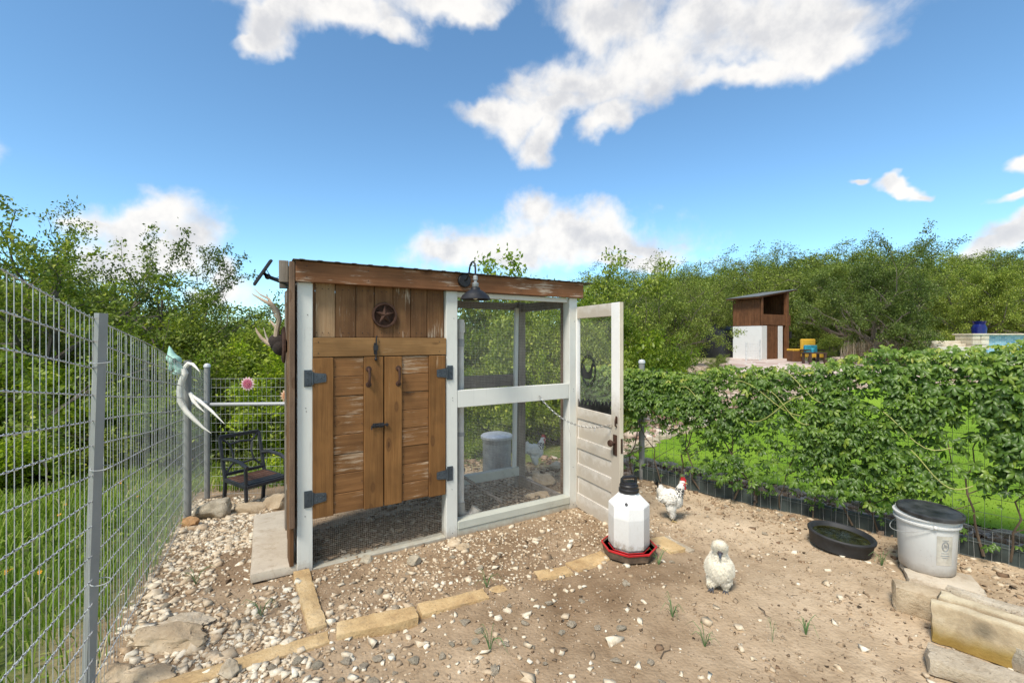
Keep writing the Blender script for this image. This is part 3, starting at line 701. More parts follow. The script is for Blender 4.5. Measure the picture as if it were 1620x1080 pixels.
ctr_ = [(0, 0, .19), (.0, 0, .12), (.015, -.005, .075), (.055, -.015, .06), (.10, -.02, .085), (.125, -.025, .125)]
MB().tube(ctr_, [.033, .036, .04, .043, .04, .044], 16, True).tube([(.045, -.012, .058), (.062, -.016, .062)], .047, 16).build('elbow', M['clearpl'], fp, smooth=True)
# ramp plank
a_ = W(1.30, .42, .30); b2 = W(1.62, .30, .06)
rp = MB().bar((0, 0, 0), b2 - a_, .045, .018).build('ramp_plank', M['greywood_h']); rp.location = a_
tag(rp, 'thin wooden plank slanting down to the litter inside the run', 'ramp')
MB().bar(W(1.16, .3, .31) - a_, W(1.38, .55, .31) - a_, .03, .03).build('perch', M['greywood_h'], rp)
# chain from the mid rail to the door
M['chain'] = plain('steel_chain', (.45, .44, .42), .4, .8, .3, 20, 0)
c0 = W(LP(852, 626)[0], -.012, LP(852, 626)[1]); c1 = HG + hd * .60 + Vector((-.01, -.005, .80))
mb = MB(); n = 40; prev = None; pts = []
for i in range(n + 1):
    s_ = i / n; p = c0.lerp(c1, s_); p.z -= .13 * 4 * s_ * (1 - s_) * (1 - .25 * s_); pts.append(p - c0)
for i in range(n):
    p, q = pts[i], pts[i + 1]; m = (p + q) / 2; d = (q - p).normalized(); sd_ = d.cross(Vector((0, 0, 1))).normalized(); upv = d.cross(sd_)
    w = sd_ if i % 2 else upv; L_ = (q - p).length * .72
    mb.tube([m + d * (math.cos(a) * L_) + w * (math.sin(a) * .006) for a in np.linspace(0, 2 * math.pi, 9)], .0019, 4, False)
mb.tube([pts[0] + Vector((.004, .012, 0)), pts[0] + Vector((0, -.01, .005)), pts[0] + Vector((.012, -.014, -.004))], .003, 6)
mb.tube([pts[16], pts[16] + Vector((.01, -.01, -.05)), pts[16] + Vector((.03, -.01, -.12))], .0012, 4)
mb.tube([pts[31], pts[31] + Vector((.0, -.01, -.03))], .003, 5)
o = mb.build('door_chain', M['chain']); o.location = c0; tag(o, 'thin steel chain hanging from the white rail to the open screen door', 'chain')
# ================================================================== LEFT FENCE and back fence
FP = [(-.98, .62), (-1.616, 1.75), (-2.96, 4.1), (-3.52, 5.2)]
def fbase(y): return .09 - (y - 1.75) * .134 if y < 5.3 else -.385
def ftop(y): return fbase(y) + 1.45
M['fpost'] = paint('zinc_coated_post', (.255, .255, .245), (.22, .21, .19), .5, .55)
M['fpost2'] = paint('zinc_rail', (.40, .41, .42), (.22, .21, .19), .4, .5)
lf = thing('wire_fence', 'tall galvanised twisted wire fence running along the left side of the yard', 'fence', (-1.616, 1.75, 0))
O = lf.location.copy()
def fxy(y): return np.interp(y, [p[1] for p in FP], [p[0] for p in FP])
def fp3(y, k): return Vector((float(fxy(y)), y, fbase(y) + k)) - O
# posts
for (x, y), r, ex in ((FP[1], .0215, .01), (FP[2], .030, .03), (FP[3], .030, .06)):
    zb = fbase(y); off = .03
    if r < .025:
        mb = MB(); mb.prism([(-.022, -.014), (.022, -.014), (.022, .014), (.012, .014), (.012, -.004), (-.012, -.004), (-.012, .014), (-.022, .014)], zb - .3 - ftop(y), ex, Matrix.Translation((x + off * .6 - O.x, y + .02 - O.y, ftop(y) - O.z)) @ Matrix.Rotation(R(2.0), 4, 'Y') @ Matrix.Rotation(R(-28), 4, 'Z'))
        # slightly leaning
        mb.build('post', M['fpost'], lf)
    else:
        Mt = Matrix.Translation((x + off - O.x, y + .01 - O.y, 0))
        MB().lathe([(r, zb - .3), (r, ftop(y) + ex)], 18, Mt).build('post', M['fpost'], lf, smooth=True)
        if ex > .04: MB().lathe([(r + .006, ftop(y) + ex - .01), (r + .006, ftop(y) + ex + .01), (r * .8, ftop(y) + ex + .028), (.0001, ftop(y) + ex + .034)], 18, Mt).build('post_cap', M['galv'], lf, smooth=True)
# upright wires
ysv = []; y = .62
while y < 5.18: ysv.append(y); y += .0508 * .868
ysv = np.array(ysv); X0 = fxy(ysv) - O.x; B0 = np.array([fbase(q) for q in ysv])
jx = (rng.random(len(ysv)) - .5) * .006
V, F = wires_np(np.stack([X0, ysv - O.y, B0 - .12], -1), np.stack([X0 + jx, ysv - O.y + jx, B0 + 1.45], -1), .00115, 5)
obj('upright_wires', fast('upright_wires', V, F, M['wire']), lf, kind='stuff')
# twisted level wires with knots
parts = []; 
for i in range(15):
    hgt = 1.45 - i * .1016; wob = (rng.random(3) - .5) * .012
    yy = np.arange(.62, 5.18, .0508 * .868 / 4); ph = np.arange(len(yy)) * math.pi / 2
    base = np.stack([fxy(yy) - O.x, yy - O.y, np.array([fbase(q) for q in yy]) + hgt + wob[0] * np.sin(yy * 3 + i) + .006 * np.sin(yy * 2.7 + i * 2)], -1)
    for s_ in (0, math.pi):
        q = base.copy(); q[:, 2] += .0021 * np.sin(ph + s_); q[:, 0] += .0021 * np.cos(ph + s_)
        parts.append(wires_np(q[:-1], q[1:] , .00125, 4))
    kn = base[::4]; tl = np.array([-.49, .868, 0.]) * .009
    parts.append(wires_np(kn - tl + [0, 0, .002], kn + tl - [0, 0, .002], .0034, 6))
V, F = merge(parts); obj('twisted_wires', fast('twisted_wires', V, F, M['galv'], smooth=True), lf, kind='stuff')
# tie wires
mb = MB()
for (x, y), zs in ((FP[1], (1.27, .86, .42)), (FP[2], (1.05, .55))):
    for zz in zs:
        c = Vector((x + .02 - O.x, y + .015 - O.y, fbase(y) + zz)); mb = MB(); mb.tube([c + Vector((math.cos(a) * .034, math.sin(a) * .026, .004 * math.sin(a))) for a in np.linspace(-3.4, 2.6, 14)], .002, 4, False)
        mb.build('tie_wire', M['wire'], lf)

bf = thing('wire_fence', 'low wire fence with a round steel rail crossing behind the patio chair', 'fence', (-3.5, 5.22, -.38))
O2 = bf.location.copy()
MB().tube([(0.0, 0, zat(640, 5.2) - O2.z), (1.75, .12, zat(638, 5.3) - O2.z)], .021, 14).build('rail', M['fpost2'], bf, smooth=True)
MB().lathe([(.03, -.2), (.03, 1.36)], 14, Matrix.Translation((1.75, .12, 0))).build('post', M['fpost'], bf, smooth=True)
MB().tube([(.52, -1.05, zat(642, 4.18) - O2.z + .02), (0, 0, zat(640, 5.2) - O2.z + .02)], .019, 12).build('brace_rail', M['galv'], bf, smooth=True)
zt = zat(599, 5.22) - O2.z; a = np.arange(0, 1.72, .0508); hz = np.arange(0, 14) * .1016
P0 = np.concatenate([np.stack([a, a * .069, a * 0 - .05], -1), np.stack([hz * 0, hz * 0, zt - hz], -1)]); P1 = np.concatenate([np.stack([a, a * .069, a * 0 + zt], -1), np.stack([hz * 0 + 1.72, hz * 0 + .119, zt - hz + .0], -1)])
V, F = wires_np(P0, P1, .0014, 4); obj('wire_mesh', fast('wire_mesh', V, F, M['wire']), bf, kind='stuff')

# metal flowers on the back fence
def flower(px, py, Yd, rad, c1, c2, label):
    t_ = thing('metal_flower', label, 'garden ornament', (ray(px, Yd), Yd, zat(py, Yd)))
    m1 = plain('painted_petal_' + c1[0], c1[1], .5, 0, .25, 30, .1); m2 = plain('painted_petal_' + c2[0], c2[1], .5, 0, .25, 30, .1)
    for ring, (n, rr, mm, dy) in enumerate(((14, rad, m2, 0), (12, rad * .72, m1, -.006), (9, rad * .42, m1, -.012))):
        for i in range(n):
            a = 2 * math.pi * (i + .3 * ring) / n; w = rr * .19
            Mx = Matrix.Rotation(a, 4, 'Y') @ Matrix.Translation((0, dy, 0))
            o = MB().add([(rr * .15, 0, -w * .4), (rr * .65, -.006, -w), (rr, -.001, 0), (rr * .65, -.006, w), (rr * .15, 0, w * .4), (rr * .6, .004, 0)], [(0, 1, 5), (1, 2, 5), (2, 3, 5), (3, 4, 5), (4, 0, 5), (4, 3, 2, 1, 0)], Mx).build('petal', mm, t_)
    MB().ell((0, -.014, 0), (rad * .15, .006, rad * .15)).build('centre', M['dotc'], t_)
M['dotc'] = plain('flower_centre', (.45, .12, .12), .6)
flower(392, 607, 5.17, .085, ('pink', (.45, .10, .16)), ('pale_pink', (.62, .42, .44)), 'pink painted metal flower hanging on the back wire fence')
flower(455, 626, 5.0, .085, ('orange', (.50, .22, .10)), ('pale_orange', (.60, .40, .26)), 'faded orange metal flower half hidden beside the corner of the coop')

# skull with horns on the second fence post
sk = thing('horned_skull', 'teal painted animal skull with long white curling horns hung on the second fence post', 'skull ornament', (ray(285, 4.0), 4.0, zat(585, 4.0)))
S = lambda px, py, dy=0.: Vector((ray(px, 4.0 + dy), 4.0 + dy, zat(py, 4.0 + dy))) - sk.location
M['teal'] = paint('flaked_teal_paint', (.33, .56, .47), (.62, .62, .55), .7)
def solid(name, mat, ells, voxel, parent=None, sm=6, rot=None):
    """one continuous skin round a set of rounded volumes"""
    mb = MB()
    for e in ells: mb.ell(e[0], e[1], n=10, rot=Euler(e[2]) if len(e) > 2 else None)
    tmp = obj('tmp', mb.mesh('tmp')); md = tmp.modifiers.new('r', 'REMESH'); md.mode = 'VOXEL'; md.voxel_size = voxel
    ms = tmp.modifiers.new('s', 'SMOOTH'); ms.factor = .6; ms.iterations = sm
    me = bpy.data.meshes.new_from_object(tmp.evaluated_get(bpy.context.evaluated_depsgraph_get())); me.name = name; bpy.data.objects.remove(tmp)
    me.materials.clear(); me.materials.append(mat); me.polygons.foreach_set('use_smooth', [True] * len(me.polygons))
    return obj(name, me, parent) if parent is not None or True else me
def chain(p0, p1, r0, r1, n=6):
    p0 = Vector(p0); p1 = Vector(p1); return [(tuple(p0.lerp(p1, i / n)), ((r0 + (r1 - r0) * i / n),) * 3) for i in range(n + 1)]
solid('skull', M['teal'], chain(S(284, 584), S(272, 566), .030, .045) + chain(S(272, 566), S(268, 548), .04, .008) + chain(S(274, 574), S(268, 586), .03, .014) + [(tuple(S(277, 570)), (.05, .055, .045)), (tuple(S(279, 590, -.01)), (.03, .03, .02))], .007, sk, 3)
MB().ell(S(276, 570, -.05), (.018, .01, .020)).build('eye_socket', plain('dark_socket', (.05, .08, .07), .9), sk)
M['bone'] = plain('bleached_white_horn', (.74, .71, .64), .45, 0, .12, 8, .1)
MB().tube([S(290, 583), S(293, 590), S(288, 602), S(284, 618), S(285, 634), S(294, 650), S(308, 664), S(321, 676), S(334, 685)], [.022, .026, .027, .026, .025, .023, .018, .011, .002], 10).build('horn', M['bone'], sk, smooth=True)
MB().tube([S(292, 582, .02), S(298, 575, .03), S(305, 576, .02), S(311, 582, 0), S(316, 588, -.02)], [.020, .018, .014, .009, .002], 8).build('horn_base', M['bone'], sk, smooth=True)
MB().tube([S(301, 622, .05), S(306, 634, .0), S(315, 644, -.03), S(324, 652, -.04)], [.016, .015, .010, .002], 8).build('horn', M['bone'], sk, smooth=True)
MB().tube([S(302, 624, .05), S(316, 634, .0), S(335, 650, -.05), S(355, 670, -.08)], [.012, .015, .012, .002], 8).build('horn', M['bone'], sk, smooth=True)

# ================================================================== patio chair
chair = thing('patio_chair', 'black metal patio chair with slatted seat behind the boulders, left of the coop', 'chair', (-2.82, 4.82, -.33), math.atan2(-.55, .84))
M['charcoal'] = plain('charcoal_chair_metal', (.035, .036, .042), .5, .2, .3, 20, .1)
M['slat'] = wood('brown_chair_slat', (.12, .06, .04), (.2, .11, .08), 0)
w2, dp, sh, bh = .20, .42, .34, .76      # half width, depth, seat height, back height
def cp(x, y, z): return (x, y, z)
for s_ in (-1, 1):
    y = s_ * w2
    MB().tube([(.0, y, 0), (.02, y, .18), (.0, y, sh), (-.02, y, sh + .2)], .02, 6).build('leg', M['charcoal'], chair) if False else None
    MB().bar((dp, y, -.02), (dp - .02, y, sh + .19), .028, .026, up=(0, 1, 0)).build('leg', M['charcoal'], chair)
    MB().bar((-.04, y, -.02), (.0, y, sh), .032, .03, up=(0, 1, 0)).build('leg', M['charcoal'], chair)
    MB().bar((.0, y, sh - .01), (-.13, y, bh), .028, .028, up=(0, 1, 0)).build('back_upright', M['charcoal'], chair)
    MB().tube([(-.05, y, sh + .20), (.1, y, sh + .225), (.3, y, sh + .22), (dp + .01, y, sh + .185)], [.016, .02, .02, .018], 8).build('armrest', M['charcoal'], chair, smooth=True)
    MB().bar((.0, y, sh), (dp, y, sh - .005), .03, .035).build('seat_rail', M['charcoal'], chair)
def bp(y, k): return Vector((-.13 * k, y, sh + .0 + (bh - sh) * k))
MB().bar(bp(-w2, 1) , bp(w2, 1), .03, .035).build('top_rail', M['charcoal'], chair)
MB().bar(bp(-w2, .12), bp(w2, .12), .028, .03).build('back_rail', M['charcoal'], chair)
MB().bar((0, -w2, sh), (0, w2, sh), .03, .03).build('seat_rail', M['charcoal'], chair); MB().bar((dp, -w2, sh - .005), (dp, w2, sh - .005), .03, .03).build('seat_rail', M['charcoal'], chair)
mb = MB(); q = [(-.105, .34), (.105, .34), (.115, .80), (-.115, .80)]
for i in range(4):
    (a, k), (c, k2) = q[i], q[(i + 1) % 4]; mid_ = ((a + c) / 2 * .86, (k + k2) / 2 - (.03 if i == 0 else -.03 if i == 2 else 0)); 
    mb.tube([bp(a, k), bp(*mid_), bp(c, k2)], .011, 6)
for (a, k), (c, k2) in zip(q, [(-w2, .12), (w2, .12), (w2, 1), (-w2, 1)]): mb.tube([bp(a, k), bp(c, k2)], .011, 6)
mb.build('back_lattice', M['charcoal'], chair)
for i in range(6): MB().box((.04 + i * .068, 0, sh + .012), (.056, 2 * w2 - .02, .012)).build('slat', M['slat'] if i < 4 else M['charcoal'], chair)

# ================================================================== stones
S_lime = stone('pale_limestone', [(.30, (.30, .24, .17)), (.48, (.50, .42, .31)), (.66, (.66, .58, .46))], 4)
S_grey = stone('grey_pitted_limestone', [(.3, (.25, .21, .155)), (.48, (.46, .40, .30)), (.66, (.62, .55, .43))], 6)
S_tan = stone('tan_sandy_limestone', [(.3, (.28, .20, .125)), (.48, (.46, .36, .24)), (.66, (.60, .50, .36))], 4, .5)
S_gold = stone('golden_cut_limestone', [(.3, (.34, .21, .10)), (.5, (.58, .41, .21)), (.68, (.72, .56, .34))], 5, .45)
S_slab = stone('cast_paver', [(.3, (.40, .33, .25)), (.5, (.52, .45, .35)), (.7, (.60, .53, .43))], 3, .25, .006)
S_stain = None
def mossy():
    m, nt, b = newmat('yellow_stained_limestone'); t = NT(nt); v = t.tex('Object')
    n1 = t.noise(v, 4, 7, .65, .3); n2 = t.noise(v, 2.0, 4, .6); sp = t.N('ShaderNodeSeparateXYZ'); t.L(t.N('ShaderNodeTexCoord').outputs['Object'], sp.inputs[0])
    c = t.ramp(n1, [(.3, (.27, .20, .12)), (.5, (.46, .36, .23)), (.7, (.62, .53, .38))]); c = t.mix(t.ramp(t.noise(v, 16, 7, .75), [(.5, 0), (.68, .55)]), c, (.24, .18, .11)); sv3 = t.N('ShaderNodeVectorMath'); sv3.operation = 'DISTANCE'; t.L(t.N('ShaderNodeTexCoord').outputs['Object'], sv3.inputs[0]); sv3.inputs[1].default_value = (-.13, -.05, .035); c = t.mix(t.ramp(t.math('ADD', sv3.outputs['Value'], t.math('MULTIPLY', n1, .05)), [(.035, .75), (.075, 0)]), c, (.06, .055, .04))
    low = t.math('SUBTRACT', t.math('ADD', n2, t.math('MULTIPLY', sp.outputs[2], -3.2)), .02); c = t.mix(t.ramp(low, [(.42, 0), (.70, .85)]), c, t.mix(n1, (.14, .08, .015), (.44, .29, .03)))
    top = t.ramp(t.math('ADD', t.math('MULTIPLY', sp.outputs[2], 6), t.math('MULTIPLY', n1, .5)), [(.70, 0), (.92, .9)]); c = t.mix(top, c, (.72, .64, .45))
    nt.links.new(c, b.inputs['Base Color']); b.inputs['Roughness'].default_value = .92; t.bump(b, t.math('ADD', n1, t.noise(v, 40, 6, .7)), .5, .01); return m
S_stain = mossy()
def rock_mesh(seed, dims, sub=3, rough=.25, flat=.0, name='rock', mat=None, cuts=7):
    r_ = random.Random(seed); import bmesh
    bm = bmesh.new(); bmesh.ops.create_icosphere(bm, subdivisions=sub, radius=1)
    planes = [(Vector((r_.gauss(0, 1), r_.gauss(0, 1), r_.gauss(0, 1))).normalized(), r_.uniform(.55, .85)) for _ in range(cuts)]
    from mathutils import noise as mn
    off = Vector((r_.uniform(0, 50), 0, 0))
    for v in bm.verts:
        p = v.co.copy()
        for n_, d_ in planes:
            k = p.dot(n_)
            if k > d_: p -= n_ * (k - d_)
        p *= 1 + rough * mn.fractal(p * 1.6 + off, 1, 2, 4) * .7
        v.co = Vector((p.x * dims[0], p.y * dims[1], p.z * dims[2]))
    me = bpy.data.meshes.new(name); bm.to_mesh(me); bm.free()
    if mat: me.materials.append(mat)
    if len(me.polygons) > 100:
        me.polygons.foreach_set('use_smooth', [True] * len(me.polygons)); me.set_sharp_from_angle(angle=R(35))
    return me
def block_mesh(seed, L_, w, h, mat, name='stone_block', rough=.008, taper=.06):
    import bmesh; from mathutils import noise as mn
    r_ = random.Random(seed); bm = bmesh.new(); bmesh.ops.create_cube(bm, size=1)
    n = max(2, int(L_ / .03)); m_ = max(2, int(w / .03)); k = max(2, int(h / .03))
    bm.free(); mb = MB(); idx = {}
    def vid(i, j, l):
        if (i, j, l) not in idx: idx[(i, j, l)] = len(mb.v); mb.v.append((i / n - .5, j / m_ - .5, l / k - .5))
        return idx[(i, j, l)]
    for i in range(n):
        for j in range(m_):
            mb.f.append((vid(i, j, 0), vid(i, j + 1, 0), vid(i + 1, j + 1, 0), vid(i + 1, j, 0))); mb.f.append((vid(i, j, k), vid(i + 1, j, k), vid(i + 1, j + 1, k), vid(i, j + 1, k)))
    for i in range(n):
        for l in range(k):
            mb.f.append((vid(i, 0, l), vid(i + 1, 0, l), vid(i + 1, 0, l + 1), vid(i, 0, l + 1))); mb.f.append((vid(i, m_, l), vid(i, m_, l + 1), vid(i + 1, m_, l + 1), vid(i + 1, m_, l)))
    for j in range(m_):
        for l in range(k):
            mb.f.append((vid(0, j, l), vid(0, j, l + 1), vid(0, j + 1, l + 1), vid(0, j + 1, l))); mb.f.append((vid(n, j, l), vid(n, j + 1, l), vid(n, j + 1, l + 1), vid(n, j, l + 1)))
    off = Vector((seed * 3.1, 0, 0)); vs = []
    for x, y, z in mb.v:
        ed = (abs(x) > .499) + (abs(y) > .499) + (abs(z) > .499); f_ = 1 - (.012 / min(L_, w, h) * .9 if ed >= 2 else 0)
        p = Vector((x * L_, y * w * (1 + taper * math.sin(seed * 2.7 + x * 4)), z * h)); c = Vector((x, y, z))
        if ed >= 2: p -= Vector((math.copysign(.006, x) if abs(x) > .499 else 0, math.copysign(.006, y) if abs(y) > .499 else 0, math.copysign(.005, z) if abs(z) > .499 else 0))
        nz = mn.noise_vector(p * 6 + off) * rough * .8 + mn.noise_vector(p * 24 + off) * rough * .75 + mn.noise_vector(p * 60 + off) * rough * .35; nz.z *= .5; vs.append(tuple(p + nz))
    mb.v = vs; return mb.mesh(name, mat, True)
def edging(seed, a, b2, w, h, label, mat=None, top=.03, roll=0, skew=0):
    a = P(*a); b2 = P(*b2); d = b2 - a; c = (a + b2) / 2
    o = obj('edging_stone', block_mesh(seed, d.length, w, h, mat or S_gold, 'edging_stone'), loc=(c.x, c.y, c.z + top - h / 2), rot=(R(roll), 0, math.atan2(d.y, d.x)))
    return tag(o, label, 'edging stone', 'golden stones edging the bed in front of the coop')
edging(1, (476, 908), (503, 1001), .095, .08, 'narrow edging stone running from the coop\'s left post toward the camera', top=.035)
edging(2, (232, 1098), (522, 1010), .10, .08, 'longest edging stone at the bottom left of the yard', top=.02)
edging(3, (531, 1004), (660, 975), .125, .08, 'squared edging stone in the middle of the row in front of the coop', top=.035)
edging(4, (662, 968), (770, 941), .115, .07, 'edging stone with broken right end, in line with the middle post of the coop', top=.02)
edging(5, (774, 936), (800, 928), .08, .05, 'smallest edging stone, mostly sunk in the soil', top=.008)
edging(6, (847, 911), (903, 901), .11, .05, 'sunken edging stone with a small dark pebble on top', top=.012)
edging(7, (904, 897), (962, 878), .14, .05, 'edging stone half buried just left of the white waterer', top=.008)
edging(8, (1035, 852), (1074, 874), .16, .06, 'flat edging stone right beside the white waterer', top=.018)
edging(9, (1048, 848), (1096, 872), .07, .05, 'thin paler edging stone ending right of the white waterer', S_lime, top=.008)
# paver slab beside the coop
a = P(397, 932); b2 = P(470, 902); c2 = P(452, 815); d2 = P(403, 826)
cc = (a + b2 + c2 + d2) / 4; dirn = ((c2 + d2) / 2 - (a + b2) / 2); Lp = dirn.length; wp = ((b2 - a).length + (c2 - d2).length) / 2
slab = obj('paver_slab', block_mesh(12, Lp, wp, .06, S_slab, 'paver_slab', .003, 0), loc=(cc.x, cc.y, cc.z + .035), rot=(0, -math.atan2(dirn.z, math.hypot(dirn.x, dirn.y)), math.atan2(dirn.y, dirn.x)))
tag(slab, 'long flat concrete paver lying against the left side of the coop', 'paver')
def rock(seed, px, py, dims, label, mat, name='boulder', cat='boulder', rz=0, sink=.35, group=None, dz=0, rough=.25, cuts=7, sub=4):
    p = P(px, py); o = obj(name, rock_mesh(seed, dims, sub, rough, name=name, mat=mat, cuts=cuts), loc=(p.x, p.y, p.z + dims[2] * (1 - 2 * sink) + dz), rot=(0, 0, rz)); return tag(o, label, cat, group)
rock(21, 338, 818, (.17, .12, .14), 'grey rounded boulder below the front leg of the patio chair', S_grey, sink=.25)
rock(22, 400, 808, (.16, .11, .09), 'flat tan boulder between the grey boulder and the coop', S_tan, sink=.35)
rock(23, 440, 803, (.13, .12, .10), 'rough sandy boulder touching the left wall of the coop', S_tan, sink=.3)
rock(24, 300, 832, (.09, .05, .06), 'small orange stone at the foot of the fence', stone('orange_stone', [(.3, (.3, .15, .06)), (.6, (.5, .3, .15))], 5), sink=.3)
rock(25, 262, 1012, (.19, .10, .05), 'broad flat weathered rock sunk in the gravel at the bottom left', S_tan, sink=.45, rough=.5)
rock(26, 232, 1072, (.12, .07, .04), 'flat cracked rock at the bottom edge beside the longest edging stone', S_tan, sink=.45, rough=.3)
rock(27, 178, 1072, (.08, .06, .04), 'small tan rock at the bottom left near the first fence post', S_tan, sink=.4)
rock(28, 292, 985, (.15, .08, .03), 'low buried rock behind the broad flat weathered rock', S_lime, sink=.45, rough=.5)
rock(29, 362, 1068, (.045, .035, .04), 'chunky white rock on the longest edging stone', S_lime, 'rock', 'rock', sink=.2)
rock(30, 733, 903 - 36, (.05, .05, .03), 'flat pinkish rock in front of the middle post', S_tan, 'rock', 'rock', sink=.4)
rock(31, 1130, 893, (.06, .03, .018), 'flat grey rock lying left of the fluffy white hen', S_grey, 'rock', 'rock', sink=.3)
rock(32, 580, 888, (.055, .04, .03), 'grey angular rock against the sill under the cupboard', S_grey, 'rock', 'rock', sink=.3)
rock(33, 655, 890, (.05, .045, .035), 'squarish grey rock below the cupboard doors', S_grey, 'rock', 'rock', sink=.3)
# stones outside behind the run
for i, (px, py, dm, lb) in enumerate([(857, 768, (.14, .10, .10), 'brown block of stone behind the run, under the hen'), (835, 772, (.07, .06, .08), 'small white stone standing behind the run'),
        (880, 742, (.10, .08, .08), 'dark grey rounded rock behind the right end of the run'), (745, 755, (.13, .06, .04), 'tan flat stone beside the metal bin'), (870, 785, (.25, .07, .04), 'long flat tan stone behind the run')]):
    rock(40 + i, px, py, dm, lb, S_grey if i == 2 else S_lime if i == 1 else S_tan, 'rock', 'rock', sink=.3)
# big blocks lower right
def slabstone(seed, c, L_, w, h, rz, mat, label, roll=0, ry=0):
    o = obj('stone_block', block_mesh(seed, L_, w, h, mat, 'stone_block', .014, .05), loc=c, rot=(R(roll), R(ry), rz)); return tag(o, label, 'stone block')
pa = P(1474, 1012); rzb = math.atan2(-.40, .62)
p0 = P(1476, 1016); p1 = P(1600, 1062)
d = (p1 - p0); rzb = math.atan2(d.y, d.x); dn = d.normalized(); nb = Vector((-dn.y, dn.x, 0))
h_ = zat(952, p0.y) - 0
slabstone(51, p0 + dn * .30 + nb * .035 + Vector((0, 0, h_ / 2)), .62, .065, h_, rzb, S_stain, 'large upright stone slab with yellow stains, nearest the camera')
slabstone(52, p0 + dn * .34 + nb * .125 + Vector((0, 0, h_ / 2 + .005)), .66, .07, h_ * 1.02, rzb, S_stain, 'middle upright slab behind the large yellow stained one')
slabstone(53, p0 + dn * .38 + nb * .215 + Vector((0, 0, h_ / 2 + .01)), .72, .07, h_ * 1.05, rzb, S_lime, 'pale upright slab at the back of the stacked slabs')
pb = P(1446, 975); slabstone(54, pb + Vector((.05, .02, .07)), .22, .12, .14, rzb + .25, S_tan, 'blocky tan stone standing left of the stacked slabs')
pc = P(1560, 1092); slabstone(55, pc + Vector((.05, .03, .03)), .40, .16, .07, rzb + .1, S_lime, 'pale flat stone at the bottom right corner')
pd_ = P(1640, 1072); slabstone(56, pd_ + Vector((0, .02, .06)), .12, .10, .11, rzb - .3, S_grey, 'small stone wedged at the right edge of the slabs')
pe = P(1488, 921); slabstone(57, pe + Vector((.0, .0, .018)), .34, .26, .045, -.55, S_slab, 'thin paver under the white bucket')

# scattered individual rocks
SP = [(360, 965), (410, 975), (548, 1046), (575, 1052), (597, 1040), (540, 1075), (640, 985), (470, 1050), (430, 1060), (614, 1028), (625, 1062), (700, 1040), (715, 1022), (742, 1030), (752, 1018),
      (783, 1058), (800, 1022), (843, 1022), (862, 1048), (888, 996), (945, 992), (982, 992), (975, 1042), (1030, 1045), (1047, 1078), (830, 985), (806, 958), (868, 952), (920, 948), (760, 1000), (905, 985),
      (735, 985), (690, 1065), (655, 1045), (590, 1080), (500, 1055), (1040, 866), (990, 925), (1062, 890), (1128, 868), (1200, 805), (1235, 815), (1255, 822), (1150, 800), (1210, 845), (1120, 820),
      (645, 905), (716, 882), (560, 925), (600, 935), (625, 960), (830, 865), (855, 850), (760, 900), (790, 880), (920, 845), (745, 925), (340, 1010), (395, 1010), (300, 905), (330, 935), (262, 960), (350, 890), (300, 880), (500, 960)]
kinds = [rock_mesh(100 + i, (1, 1, .8), 2, .35, name='rock', mat=S_lime if i % 5 else S_grey, cuts=14) for i in range(7)]
for i, (px, py) in enumerate(SP):
    p = P(px, py); s_ = rnd.uniform(.014, .030)
    o = obj('rock', kinds[i % 7], loc=(p.x, p.y, float(gb(p.x, p.y)) + s_ * .25), rot=(rnd.uniform(-.4, .4), rnd.uniform(-.4, .4), rnd.uniform(0, 6.3)))
    o.scale = (s_ * rnd.uniform(.9, 1.5), s_, s_ * rnd.uniform(.6, 1)); 
    where = 'in the bed between the coop and the edging stones' if (py < 985 and 500 < px < 960 and py < 1000 - (px - 530) * .27) else 'on the gravel strip left of the coop' if px < 500 else 'on the bare earth in front of the edging stones' if px < 1000 else 'on the bare earth right of the waterer'
    tag(o, 'small white limestone rock loose ' + where, 'rock', 'small white rocks ' + where)

# gravel: thousands of real chips, joined
ico = [(0, 0, 1), (.894, 0, .447), (.276, .851, .447), (-.724, .526, .447), (-.724, -.526, .447), (.276, -.851, .447), (.724, .526, -.447), (-.276, .851, -.447), (-.894, 0, -.447), (-.276, -.851, -.447), (.724, -.526, -.447), (0, 0, -1)]
icf = [(0, 1, 2), (0, 2, 3), (0, 3, 4), (0, 4, 5), (0, 5, 1), (1, 6, 2), (2, 7, 3), (3, 8, 4), (4, 9, 5), (5, 10, 1), (6, 7, 2), (7, 8, 3), (8, 9, 4), (9, 10, 5), (10, 6, 1), (11, 7, 6), (11, 8, 7), (11, 9, 8), (11, 10, 9), (11, 6, 10)]
ico = np.array(ico); icf = np.array(icf)
cub = np.array([(x, y, z) for x in (-.62, .62) for y in (-.62, .62) for z in (-.62, .62)]); cuf = np.array([(0, 1, 3), (0, 3, 2), (4, 6, 7), (4, 7, 5), (0, 4, 5), (0, 5, 1), (2, 3, 7), (2, 7, 6), (0, 2, 6), (0, 6, 4), (1, 5, 7), (1, 7, 3)])
